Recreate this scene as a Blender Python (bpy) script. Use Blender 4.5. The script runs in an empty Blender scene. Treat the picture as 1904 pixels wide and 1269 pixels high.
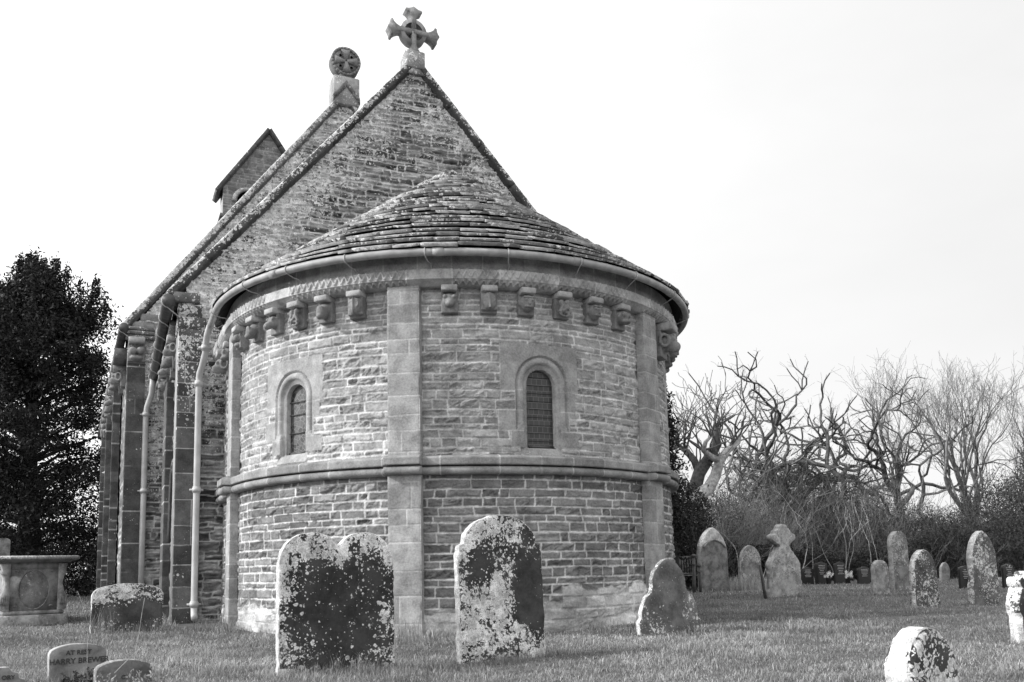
import bpy, bmesh, math, random
import numpy as np
from mathutils import Vector, Matrix, geometry
random.seed(7)
SC = bpy.context.scene
COL = SC.collection
R_ = math.radians
# ------------------------------------------------------------------ camera
CAM = np.array([-4.852, -12.846, 0.722]); FPX = 1633.6; PPX, PPY = 943.8, 858.2
_yaw, _pit, _rol = 0.42047, 0.12268, -0.021445
FW = np.array([math.sin(_yaw)*math.cos(_pit), math.cos(_yaw)*math.cos(_pit), math.sin(_pit)])
_r = np.array([math.cos(_yaw), -math.sin(_yaw), 0.0]); _u = np.cross(_r, FW)
RT = _r*math.cos(_rol) + _u*math.sin(_rol); UP = -_r*math.sin(_rol) + _u*math.cos(_rol)
cam_d = bpy.data.cameras.new('camera'); cam = bpy.data.objects.new('camera', cam_d); COL.objects.link(cam)
M = Matrix.Identity(4)
for i in range(3):
    M[i][0] = RT[i]; M[i][1] = UP[i]; M[i][2] = -FW[i]; M[i][3] = CAM[i]
cam.matrix_world = M
cam_d.sensor_width = 36.0; cam_d.lens = FPX/1904*36
cam_d.shift_x = (952-PPX)/1904; cam_d.shift_y = (PPY-634.5)/1904
cam_d.clip_start = 0.05; cam_d.clip_end = 2000
SC.camera = cam
# ------------------------------------------------------------------ light
SUN_EL, SUN_AZ = R_(28), R_(281)      # azimuth clockwise from +Y : sun stands off to the left
world = bpy.data.worlds.new('World'); SC.world = world; world.use_nodes = True
wn = world.node_tree.nodes; wl = world.node_tree.links
bg = wn['Background']; bg.inputs['Strength'].default_value = 0.082
sky = wn.new('ShaderNodeTexSky'); sky.sky_type = 'NISHITA'; sky.sun_disc = False
sky.sun_elevation = SUN_EL; sky.sun_rotation = SUN_AZ; sky.dust_density = 2.0
bw = wn.new('ShaderNodeRGBToBW'); wl.new(sky.outputs[0], bw.inputs[0])
tc = wn.new('ShaderNodeTexCoord'); nz = wn.new('ShaderNodeTexNoise')
mp = wn.new('ShaderNodeMapping'); mp.inputs['Scale'].default_value = (1.0, 1.0, 2.5)
wl.new(tc.outputs['Generated'], mp.inputs[0]); wl.new(mp.outputs[0], nz.inputs['Vector'])
nz.inputs['Scale'].default_value = 1.6; nz.inputs['Detail'].default_value = 6
mr = wn.new('ShaderNodeMapRange'); wl.new(nz.outputs[0], mr.inputs[0])
mr.inputs[1].default_value = 0.3; mr.inputs[2].default_value = 0.7; mr.inputs[3].default_value = 0.78; mr.inputs[4].default_value = 0.95
mx = wn.new('ShaderNodeMix'); mx.data_type = 'FLOAT'
wl.new(mr.outputs[0], mx.inputs[0]); wl.new(bw.outputs[0], mx.inputs[2]); 
dp_ = wn.new('ShaderNodeVectorMath'); dp_.operation = 'DOT_PRODUCT'; wl.new(tc.outputs['Generated'], dp_.inputs[0])
dp_.inputs[1].default_value = (math.sin(SUN_AZ)*math.cos(SUN_EL), math.cos(SUN_AZ)*math.cos(SUN_EL), math.sin(SUN_EL))
vr = wn.new('ShaderNodeMapRange'); vr.interpolation_type = 'SMOOTHSTEP'; wl.new(dp_.outputs['Value'], vr.inputs[0])
vr.inputs[1].default_value = -.35; vr.inputs[2].default_value = .9; vr.inputs[3].default_value = 8.3; vr.inputs[4].default_value = 15.; wl.new(vr.outputs[0], mx.inputs[3])
wl.new(mx.outputs[0], bg.inputs['Color'])
sl = bpy.data.lights.new('sun', 'SUN'); so = bpy.data.objects.new('sun', sl); COL.objects.link(so)
sl.energy = 2.6; sl.angle = R_(3); sl.color = (1, 1, 1)
sd = Vector((math.sin(SUN_AZ)*math.cos(SUN_EL), math.cos(SUN_AZ)*math.cos(SUN_EL), math.sin(SUN_EL)))
so.rotation_euler = sd.to_track_quat('Z', 'Y').to_euler(); so.location = (-40, 0, 40)
SC.view_settings.view_transform = 'Standard'; SC.view_settings.look = 'None'
SC.view_settings.exposure = 0.6; SC.view_settings.gamma = 1
# ------------------------------------------------------------------ helpers
def ray(x, y): return FW + RT*(x-PPX)/FPX - UP*(y-PPY)/FPX
def ground_at(x, D, z=0.0):
    """world point on the ground at photo column x, D metres in front of the camera"""
    y = 1050.0
    for _ in range(20):
        P = CAM + ray(x, y)*D; y += (P[2]-z)*FPX/D
    P = CAM + ray(x, y)*D
    return Vector((P[0], P[1], z))
def spot(x, y, D):
    P = CAM + ray(x, y)*D
    return Vector(P)
def tagp(o, label=None, cat=None, group=None, kind=None):
    if label: o['label'] = label
    if cat: o['category'] = cat
    if group: o['group'] = group
    if kind: o['kind'] = kind
    return o
def empty(name, loc=(0, 0, 0), rz=0, **k):
    o = bpy.data.objects.new(name, None); COL.objects.link(o); o.location = loc; o.rotation_euler = (0, 0, rz)
    o.empty_display_size = .2
    return tagp(o, **k)
def link(name, me, mat, parent=None, smooth=False):
    o = bpy.data.objects.new(name, me); COL.objects.link(o)
    if mat: me.materials.clear(); me.materials.append(mat)
    if parent: o.parent = parent
    if smooth: me.polygons.foreach_set('use_smooth', [True]*len(me.polygons))
    return o
def h2(ix, iy, s):
    h = (ix.astype(np.int64)*374761393 + iy.astype(np.int64)*668265263 + int(s)*974634777) & 0xFFFFFFFF
    h = ((h ^ (h >> 13))*1274126177) & 0xFFFFFFFF
    h = ((h ^ (h >> 16))*2246822519) & 0xFFFFFFFF
    return ((h ^ (h >> 15)) & 0xFFFFFF)/float(0xFFFFFF)
def vn(x, y, s=0):
    x = np.asarray(x, float); y = np.asarray(y, float)
    ix = np.floor(x); iy = np.floor(y); fx = x-ix; fy = y-iy
    fx = fx*fx*(3-2*fx); fy = fy*fy*(3-2*fy); ix = ix.astype(np.int64); iy = iy.astype(np.int64)
    return ((h2(ix, iy, s)*(1-fx)+h2(ix+1, iy, s)*fx)*(1-fy)+(h2(ix, iy+1, s)*(1-fx)+h2(ix+1, iy+1, s)*fx)*fy)
def fbm(x, y, o=4, s=0):
    t = 0; a = .5; n = 0
    for k in range(o):
        t = t+a*vn(x*2**k+k*17.3, y*2**k+k*5.7, s+k); n += a; a *= .5
    return t/n-.5
def sst(a, b, x):
    t = np.clip((x-a)/(b-a), 0, 1); return t*t*(3-2*t)
def np_mesh(name, V, quads=None, tris=None, attrs=None):
    me = bpy.data.meshes.new(name); V = np.ascontiguousarray(V, np.float32).reshape(-1, 3)
    nq = 0 if quads is None else len(quads); nt = 0 if tris is None else len(tris)
    idx = []
    if nq: idx.append(np.asarray(quads).ravel())
    if nt: idx.append(np.asarray(tris).ravel())
    idx = np.concatenate(idx).astype(np.int32)
    tot = np.concatenate([np.full(nq, 4), np.full(nt, 3)]).astype(np.int32)
    st = np.concatenate([[0], np.cumsum(tot)[:-1]]).astype(np.int32)
    me.vertices.add(len(V)); me.vertices.foreach_set('co', V.ravel())
    me.loops.add(len(idx)); me.loops.foreach_set('vertex_index', idx)
    me.polygons.add(nq+nt); me.polygons.foreach_set('loop_start', st); me.polygons.foreach_set('loop_total', tot)
    for k, a in (attrs or {}).items():
        at = me.attributes.new(k, 'FLOAT', 'POINT'); at.data.foreach_set('value', np.ascontiguousarray(a, np.float32).ravel())
    me.update(calc_edges=True); me.validate()
    return me
def grid_mesh(name, P, tone, lich, fmask=None):
    """P (nu,nv,3). faces where fmask (nu-1,nv-1)"""
    nu, nv = P.shape[:2]; I = np.arange(nu*nv).reshape(nu, nv)
    Q = np.stack([I[:-1, :-1], I[1:, :-1], I[1:, 1:], I[:-1, 1:]], -1)
    Q = Q[fmask] if fmask is not None else Q.reshape(-1, 4)
    used = np.unique(Q); mp_ = np.full(nu*nv, -1); mp_[used] = np.arange(len(used))
    return np_mesh(name, P.reshape(-1, 3)[used], mp_[Q], None,
                   dict(tone=np.broadcast_to(tone, (nu, nv)).ravel()[used], lich=np.broadcast_to(lich, (nu, nv)).ravel()[used]))
def fill_attr(me, tone, lich=0.0):
    n = len(me.vertices)
    for k, v in (('tone', tone), ('lich', lich)):
        a = me.attributes.get(k) or me.attributes.new(k, 'FLOAT', 'POINT')
        a.data.foreach_set('value', np.full(n, v, np.float32) if np.isscalar(v) else np.asarray(v, np.float32))
class MB:
    """collects shapes for one mesh"""
    def __init__(s): s.v = []; s.q = []; s.t = []; s.tone = []; s.lich = []; s.n = 0
    def add(s, V, quads=(), tris=(), tone=.3, lich=0.):
        V = np.asarray(V, float).reshape(-1, 3)
        s.v.append(V)
        if len(quads): s.q.append(np.asarray(quads).reshape(-1, 4)+s.n)
        if len(tris): s.t.append(np.asarray(tris).reshape(-1, 3)+s.n)
        s.tone.append(np.broadcast_to(tone, (len(V),))); s.lich.append(np.broadcast_to(lich, (len(V),))); s.n += len(V)
    def box(s, a, b, tone=.3, lich=0., jit=0, tf=None):
        a = np.array(a, float); b = np.array(b, float)
        V = np.array([[(a, b)[i][0], (a, b)[j][1], (a, b)[k][2]] for k in (0, 1) for j in (0, 1) for i in (0, 1)])
        if jit: V = V+np.random.RandomState(s.n+1).uniform(-jit, jit, V.shape)
        if tf is not None: V = V@np.array(tf)[:3, :3].T+np.array(tf)[:3, 3]
        s.add(V, [(0, 2, 3, 1), (4, 5, 7, 6), (0, 1, 5, 4), (2, 6, 7, 3), (0, 4, 6, 2), (1, 3, 7, 5)], tone=tone, lich=lich)
    def tube(s, pts, rad, sides=8, tone=.3, lich=0., cap=True):
        V, Q, T = tube_arr(np.asarray(pts, float), np.broadcast_to(rad, (len(pts),)), sides, cap)
        s.add(V, Q, T, tone, lich)
    def bevel_box(s, a, b, c=.01, tone=.3, lich=0., tf=None):
        a = np.array(a, float); b = np.array(b, float); V = []
        for k, z in ((0, a[2]), (1, a[2]+c), (2, b[2]-c), (3, b[2])):
            i = c if k in (0, 3) else 0
            o = c
            x0, x1, y0, y1 = a[0]+i, b[0]-i, a[1]+i, b[1]-i
            V += [(x0+o, y0, z), (x1-o, y0, z), (x1, y0+o, z), (x1, y1-o, z), (x1-o, y1, z), (x0+o, y1, z), (x0, y1-o, z), (x0, y0+o, z)]
        V = np.array(V)
        if tf is not None: V = V@np.array(tf)[:3, :3].T+np.array(tf)[:3, 3]
        Q = [(r*8+i, r*8+(i+1) % 8, r*8+8+(i+1) % 8, r*8+8+i) for r in range(3) for i in range(8)]
        Q += [(3, 2, 1, 0), (7, 4, 3, 0), (7, 6, 5, 4), (24, 25, 26, 27), (24, 27, 28, 31), (28, 29, 30, 31)]
        s.add(V, Q, tone=tone, lich=lich)
    def build(s, name, mat, parent=None, smooth=False):
        q = np.concatenate(s.q) if s.q else None; t = np.concatenate(s.t) if s.t else None
        me = np_mesh(name, np.concatenate(s.v), q, t, dict(tone=np.concatenate(s.tone), lich=np.concatenate(s.lich)))
        return link(name, me, mat, parent, smooth)
def tube_arr(P, rad, sides, cap=True):
    n = len(P); T = np.gradient(P, axis=0); T /= np.linalg.norm(T, axis=1)[:, None]+1e-9
    ref = np.array([0, 0, 1.]) if abs(T[0][2]) < .9 else np.array([1., 0, 0])
    A = np.zeros_like(P); a = ref-T[0]*(ref@T[0]); a /= np.linalg.norm(a)
    for i in range(n):
        a = a-T[i]*(a@T[i]); a /= np.linalg.norm(a)+1e-9; A[i] = a
    B = np.cross(T, A); an = np.linspace(0, 2*np.pi, sides, endpoint=False)
    V = P[:, None]+(A[:, None]*np.cos(an)[None, :, None]+B[:, None]*np.sin(an)[None, :, None])*np.asarray(rad)[:, None, None]
    I = np.arange(n*sides).reshape(n, sides); J = np.roll(I, -1, 1)
    Q = np.stack([I[:-1], J[:-1], J[1:], I[1:]], -1).reshape(-1, 4); Tt = []
    if cap:
        for k in range(1, sides-1): Tt += [(I[0, 0], I[0, k+1], I[0, k]), (I[-1, 0], I[-1, k], I[-1, k+1])]
    return V.reshape(-1, 3), Q, Tt
# ------------------------------------------------------------------ materials (all grey: the photograph is black and white)
def nm(name):
    m = bpy.data.materials.new(name); m.use_nodes = True
    return m, m.node_tree.nodes, m.node_tree.links, m.node_tree.nodes['Principled BSDF']
def math_n(n, l, op, a, b=None, clamp=False):
    k = n.new('ShaderNodeMath'); k.operation = op; k.use_clamp = clamp
    for i, v in enumerate((a, b)):
        if v is None: continue
        if isinstance(v, (int, float)): k.inputs[i].default_value = v
        else: l.new(v, k.inputs[i])
    return k.outputs[0]
def mapr(n, l, v, a, b, c=0., d=1., smooth=True):
    k = n.new('ShaderNodeMapRange'); l.new(v, k.inputs[0])
    if smooth: k.interpolation_type = 'SMOOTHSTEP'
    for i, x in enumerate((a, b, c, d)): k.inputs[i+1].default_value = x
    return k.outputs[0]
def mixf(n, l, f, a, b):
    k = n.new('ShaderNodeMix'); k.data_type = 'FLOAT'
    for i, v in ((0, f), (2, a), (3, b)):
        if isinstance(v, (int, float)): k.inputs[i].default_value = v
        else: l.new(v, k.inputs[i])
    return k.outputs[0]
def noise_n(n, l, vec, scale, det=4, rough=.55, dist=0.):
    k = n.new('ShaderNodeTexNoise'); l.new(vec, k.inputs['Vector']); k.inputs['Scale'].default_value = scale
    k.inputs['Detail'].default_value = det; k.inputs['Roughness'].default_value = rough; k.inputs['Distortion'].default_value = dist
    return k.outputs[0]
def stone_mat(name, spot_scale=22., crust_scale=7., lich_lo=.5, lich_hi=.78, var=.35, bump=.5, bump_scale=70, stain=.25, offset=0., rough=.9):
    """base colour from the 'tone' attribute, pale lichen where the 'lich' attribute allows it"""
    m, n, l, b = nm(name)
    tcn = n.new('ShaderNodeTexCoord'); oi = n.new('ShaderNodeObjectInfo')
    add = n.new('ShaderNodeVectorMath'); add.operation = 'ADD'; l.new(tcn.outputs['Object'], add.inputs[0]); l.new(oi.outputs['Location'], add.inputs[1])
    vec = add.outputs[0]
    at = n.new('ShaderNodeAttribute'); at.attribute_name = 'tone'
    al = n.new('ShaderNodeAttribute'); al.attribute_name = 'lich'
    tone, lich = at.outputs['Fac'], al.outputs['Fac']
    n1 = noise_n(n, l, vec, 5., 6, .65); n2 = noise_n(n, l, vec, 45., 4, .6)
    f = math_n(n, l, 'ADD', mapr(n, l, n1, .3, .7, 1-stain, 1+stain), mapr(n, l, n2, .25, .75, -var*.5, var*.5))
    base = math_n(n, l, 'MULTIPLY', tone, f)
    # crust : blotchy sheets
    cr = noise_n(n, l, vec, crust_scale*1.7, 9, .74, .5)
    big = noise_n(n, l, vec, 2.2, 3, .5)
    den = math_n(n, l, 'ADD', lich, mapr(n, l, big, .35, .65, -.12, .12))
    thr = math_n(n, l, 'SUBTRACT', 1.13, den)
    crust = mapr(n, l, math_n(n, l, 'SUBTRACT', mapr(n, l, cr, .33, .67, 0., 1., False), thr), 0., .13)
    # spots : round thalli of differing size
    wob = n.new('ShaderNodeTexNoise'); wob.inputs['Scale'].default_value = spot_scale*1.7; wob.inputs['Detail'].default_value = 3; l.new(vec, wob.inputs['Vector'])
    sc = n.new('ShaderNodeVectorMath'); sc.operation = 'SCALE'; l.new(wob.outputs['Color'], sc.inputs[0]); sc.inputs['Scale'].default_value = .75/spot_scale
    ad2 = n.new('ShaderNodeVectorMath'); l.new(vec, ad2.inputs[0]); l.new(sc.outputs[0], ad2.inputs[1])
    spots = None; ringd = None
    for q, s_ in enumerate((spot_scale, spot_scale*2.3)):
        vo = n.new('ShaderNodeTexVoronoi'); vo.inputs['Scale'].default_value = s_; l.new(ad2.outputs[0], vo.inputs['Vector'])
        sep = n.new('ShaderNodeSeparateColor'); l.new(vo.outputs['Color'], sep.inputs[0])
        rad = math_n(n, l, 'MULTIPLY', math_n(n, l, 'SUBTRACT', math_n(n, l, 'ADD', math_n(n, l, 'MULTIPLY', den, 1.0), math_n(n, l, 'MULTIPLY', sep.outputs[0], .62)), .56), 1.0)
        sp = mapr(n, l, math_n(n, l, 'SUBTRACT', rad, vo.outputs['Distance']), 0., .12)
        if q == 0: ringd = mapr(n, l, math_n(n, l, 'SUBTRACT', rad, vo.outputs['Distance']), .06, .32, 1., .72)
        spots = sp if spots is None else math_n(n, l, 'MAXIMUM', spots, sp)
    has = mapr(n, l, lich, .02, .1)
    lm = math_n(n, l, 'MULTIPLY', math_n(n, l, 'MAXIMUM', crust, spots), has)
    lc = math_n(n, l, 'MULTIPLY', math_n(n, l, 'MULTIPLY', mapr(n, l, noise_n(n, l, vec, 9., 3, .6), .36, .64, .72, 1.1), mapr(n, l, noise_n(n, l, vec, 95., 4, .7), .36, .64, lich_lo, lich_hi)), ringd)
    col = mixf(n, l, lm, base, lc)
    l.new(col, b.inputs['Base Color']); b.inputs['Roughness'].default_value = rough; b.inputs['Specular IOR Level'].default_value = .25
    bh = math_n(n, l, 'ADD', noise_n(n, l, vec, bump_scale, 5, .65), math_n(n, l, 'MULTIPLY', lm, .35))
    bp = n.new('ShaderNodeBump'); bp.inputs['Strength'].default_value = bump; bp.inputs['Distance'].default_value = .012; l.new(bh, bp.inputs['Height']); l.new(bp.outputs[0], b.inputs['Normal'])
    return m
def plain_mat(name, col, rough=.6, var=.3, scale=12., metal=0., bump=0., attr=False, trans=0.):
    m, n, l, b = nm(name)
    tcn = n.new('ShaderNodeTexCoord'); vec = tcn.outputs['Object']
    f = mapr(n, l, noise_n(n, l, vec, scale, 5, .6), .3, .7, 1-var, 1+var)
    if attr:
        at = n.new('ShaderNodeAttribute'); at.attribute_name = 'tone'; c = math_n(n, l, 'MULTIPLY', at.outputs['Fac'], f)
    else: c = math_n(n, l, 'MULTIPLY', f, col)
    l.new(c, b.inputs['Base Color']); b.inputs['Roughness'].default_value = rough; b.inputs['Metallic'].default_value = metal
    b.inputs['Specular IOR Level'].default_value = .3
    if bump:
        bp = n.new('ShaderNodeBump'); bp.inputs['Strength'].default_value = bump; bp.inputs['Distance'].default_value = .01
        l.new(noise_n(n, l, vec, scale*4, 4), bp.inputs['Height']); l.new(bp.outputs[0], b.inputs['Normal'])
    if trans:
        tr = n.new('ShaderNodeBsdfTranslucent'); l.new(c, tr.inputs[0]); ms = n.new('ShaderNodeMixShader'); ms.inputs[0].default_value = trans
        l.new(b.outputs[0], ms.inputs[1]); l.new(tr.outputs[0], ms.inputs[2]); l.new(ms.outputs[0], n['Material Output'].inputs[0])
    return m
M_wall = stone_mat('wall_stone', 20, 9, .42, .62, .35, .55, 60, .26)
M_gable = stone_mat('gable_stone', 13, 8, .6, .98, .35, .6, 50, .3)
M_tile = stone_mat('roof_tile_stone', 11, 6, .42, .72, .4, .6, 40, .35)
M_grave = stone_mat('lichened_gravestone', 22, 6.5, .55, .98, .25, .35, 60, .42)
M_grave_far = stone_mat('weathered_gravestone', 17, 6, .36, .6, .3, .4, 50, .5)
M_carved = stone_mat('carved_stone', 24, 10, .45, .65, .3, .4, 60, .3)
M_lead = plain_mat('painted_gutter', .36, .5, .22, 6)
M_iron = plain_mat('dark_gutter_iron', .075, .45, .35, 9)
M_pipe = plain_mat('pale_downpipe_paint', .47, .45, .12, 5)
M_wire = plain_mat('galvanised_strap', .5, .5, .2, 30)
M_bark = plain_mat('bark', .1, .9, .4, 9, attr=True, bump=.6)
M_leaf = plain_mat('evergreen_leaf', .04, .7, .5, 3, attr=True, trans=.15)
M_grassm = plain_mat('grass_blade', .12, .7, .25, 1.3, attr=True, trans=.25)
M_black = plain_mat('polished_black_granite', .025, .25, .4, 90)
M_white = plain_mat('white_petals', .75, .7, .1, 30)
M_engr = plain_mat('engraved_paint', .45, .8, .1, 30)
M_dark = plain_mat('dark_lettering', .055, .9, .2, 30)
M_wood = plain_mat('weathered_bench_wood', .22, .8, .35, 14, attr=True, bump=.3)
# ------------------------------------------------------------------ masonry layout
def coursed(u, v, seed, v0, v1, hmin, hmax, wmin, wmax, warp=.006, u0=-20., u1=20.):
    """stone layout; returns id-randoms, edge distance, local coords"""
    rng = np.random.RandomState(seed)
    E = [v0]
    while E[-1] < v1: E.append(E[-1]+rng.uniform(hmin, hmax))
    E = np.array(E)
    uu = u+warp*2*fbm(u*3.1, v*3.1, 3, seed+5); vv = v+warp*2*fbm(u*2.3+9, v*4.3, 3, seed+6)
    row = np.clip(np.searchsorted(E, vv)-1, 0, len(E)-2)
    rid = np.zeros(u.shape); d = np.zeros(u.shape); lu = np.zeros(u.shape)
    dv = np.minimum(vv-E[row], E[row+1]-vv); lv = (vv-E[row])/(E[row+1]-E[row])-.5
    W = np.zeros(u.shape)
    for r_ in range(len(E)-1):
        k = row == r_
        rr = np.random.RandomState(seed*977+r_); e = [u0+rr.uniform(-.5, 0)]
        while e[-1] < u1: e.append(e[-1]+rr.uniform(wmin, wmax)*(1.25 if rr.rand() < .15 else 1))
        e = np.array(e)
        if not k.any(): continue
        x = uu[k]+(vv[k]-E[r_])*rr.uniform(-.15, .15); c = np.clip(np.searchsorted(e, x)-1, 0, len(e)-2)
        d[k] = np.minimum(x-e[c], e[c+1]-x); lu[k] = (x-e[c])/(e[c+1]-e[c])-.5; rid[k] = c+r_*1000; W[k] = e[c+1]-e[c]
    d = np.minimum(d, dv)
    a = rid.astype(np.int64)
    return h2(a, a*0, seed+1), h2(a, a*0+1, seed+2), h2(a, a*0+2, seed+3), d, lu, lv
def rockface(u, v, seed, mort=.006, rough=.02, tone=(.17, .34), mtone=.5, fl=.3, **k):
    a, b, c, d, lu, lv = coursed(u, v, seed, **k)
    d = d+.007*fbm(u*22, v*30, 2, seed+15)*2; m = mort*(.45+1.1*vn(u*1.9, v*2.7, seed+16))
    e = sst(m*.55, m*1.5, d)
    su = u+a*13.7; sv = v+b*9.1; ang = (c-.5)*1.2; ru = su*np.cos(ang)+sv*np.sin(ang); rv = sv*np.cos(ang)-su*np.sin(ang)
    rf = fbm(ru*6, rv*17, 4, seed+20); rid = np.abs(fbm(ru*7, rv*15, 3, seed+23)); crk = 1-sst(0., .05, rid); hew = .35+1.3*c
    h = (.004+.022*(a-.45)+lu*(b-.5)*.03+lv*(c-.5)*.03+rough*hew*(1.35*rf-.32*crk+.25*fbm(su*30, sv*40, 2, seed+27)))*sst(m*.8, m+.013, d)
    h = h*e-.004*(1-e)+.003*(1-e)*fbm(u*30, v*30, 2, seed+30)
    t = (tone[0]+(tone[1]-tone[0])*(.6*b+.4*a))*(1+fl*rf+.25*fbm(su*3, sv*8, 3, seed+28))
    mt = mtone*(1+.5*fbm(u*9, v*9, 3, seed+9))
    st = 1+.55*fbm(u*.8, v*.5, 4, seed+31)+.25*fbm(u*5, v*.8, 3, seed+32)
    return h, np.clip((t*e+mt*(1-e))*st, .03, .7)
def rubble(u, v, seed, tone=(.08, .3), mtone=.74, rough=.07, **k):
    wu = u+.05*fbm(u*2.2, v*5, 3, seed+61)*2; wv = v+.045*fbm(u*2.6, v*3, 3, seed+62)*2+.012*fbm(u*9, v*14, 2, seed+63)*2
    a, b, c, d, lu, lv = coursed(wu, wv, seed, warp=.0, **k)
    big = np.clip(fbm(u*.9, v*.9, 2, seed+66)+.5, 0, 1)
    d = d+.016*fbm(u*15, v*26, 3, seed+64)+.006; m = .014+.016*big*h2((a*9999).astype(np.int64), (b*999).astype(np.int64), 3)
    e = sst(m*.55, m*1.25, d)
    st = fbm(u*5+a*9, v*34+b*7, 4, seed+65); rf = fbm(u*8+a*5, v*15, 4, seed+20)
    h = (.006+.03*(a-.35)+lu*(b-.5)*.03+lv*(c-.6)*.05+rough*(1.1*st+.8*rf))*e+(.006*fbm(u*25, v*25, 3, seed+67)-.004)*(1-e)
    t = (tone[0]+(tone[1]-tone[0])*(.75*b**1.7+.25*c))*(1+1.9*st+.6*rf); mt = mtone*(.72+.5*big)*(1+.5*fbm(u*16, v*24, 3, seed+9))
    return h, np.clip(t*e+mt*(1-e), .03, .6)
def ashlar(u, v, seed, tone=(.24, .33), mtone=.5, mort=.005, **k):
    a, b, c, d, lu, lv = coursed(u, v, seed, **k)
    e = sst(mort*.5, mort*1.3, d)
    t = (tone[0]+(tone[1]-tone[0])*b)*(1+.35*fbm(u*5+a*7, v*5+c*9, 4, seed+4)); mt = mtone*(1+.2*fbm(u*20, v*20, 2, seed+9))
    h = (.0015+.003*a+.003*fbm(u*9, v*9, 3, seed+8))*e-.004*(1-e)
    return h, t*e+mt*(1-e), (a, b, c, d)
# ------------------------------------------------------------------ ground
def gz(x, y):
    x = np.asarray(x, float); y = np.asarray(y, float)
    return .10*fbm(x*.35, y*.35, 3, 71)+.03*fbm(x*1.7, y*1.7, 2, 72)-.01
ax = np.unique(np.concatenate([np.linspace(-700, -60, 17), np.linspace(-60, -14, 40), np.linspace(-14, 16, 170), np.linspace(16, 60, 50), np.linspace(60, 700, 17)]))
ay = np.unique(np.concatenate([np.linspace(-400, -30, 9), np.linspace(-30, -15, 16), np.linspace(-15, 12, 160), np.linspace(12, 70, 60), np.linspace(70, 900, 19)]))
GX, GY = np.meshgrid(ax, ay, indexing='ij')
gt = .085*(1+.5*fbm(GX*1.1, GY*1.1, 4, 33))
ground = link('ground', grid_mesh('ground', np.stack([GX, GY, gz(GX, GY)], -1), gt, 0*gt), plain_mat('turf', .1, 1., .4, 7, attr=True, bump=1.), None, True)
tagp(ground, kind='structure')
# ------------------------------------------------------------------ the church
church = empty('stone_church', (0, 0, 0), label='old stone church with a round apse under a conical tiled roof and steep gables behind', cat='church')
R = 3.3; HALF = R*math.pi/2; LS = 1.786; GY0 = 1.786
def path(u):
    u = np.asarray(u, float); au = np.abs(u); sg = np.sign(u); th = np.clip(u/R, -math.pi/2, math.pi/2); ex = np.maximum(au-HALF, 0)
    nx = np.sin(th); ny = -np.cos(th)
    return R*nx, R*ny+ex, nx, ny
def pp(u, o, z):
    x, y, nx, ny = path(u); z = np.asarray(z, float)
    return np.stack(np.broadcast_arrays(x+nx*o, y+ny*o, z), -1)
PIL = [-90., -31., 31., 90.]; PW, PD = .40, .12
def pil_step(u):
    s = np.zeros(np.shape(u))
    for t in PIL: s = np.maximum(s, (np.abs(u-R*R_(t)) <= PW/2+.012)*1.)
    return s
WINS = [(-59.4, .175, 2.96, 2.235), (-1.6, .185, 2.99, 2.2), (59.4, .17, 2.97, 2.22)]   # angle, half width, spring, sill
u = np.concatenate([np.arange(-(HALF+LS), 2.7, .0105), np.arange(2.7, HALF+LS, .035)]); v = np.arange(-.12, 4.17, .0105)
U, V = np.meshgrid(u, v, indexing='ij')
h1, t1 = rockface(U, V, 11, mort=.0075, rough=.036, tone=(.22, .42), mtone=.58, v0=-.2, v1=4.4, hmin=.06, hmax=.135, wmin=.12, wmax=.48, warp=.011)
h2_, t2 = rockface(U, V, 12, mort=.009, rough=.04, tone=(.12, .28), mtone=.6, v0=-.2, v1=4.4, hmin=.08, hmax=.13, wmin=.12, wmax=.44, warp=.011)
low = V < 1.9
H = np.where(low, h2_, h1); T = np.where(low, t2, t1)
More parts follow.
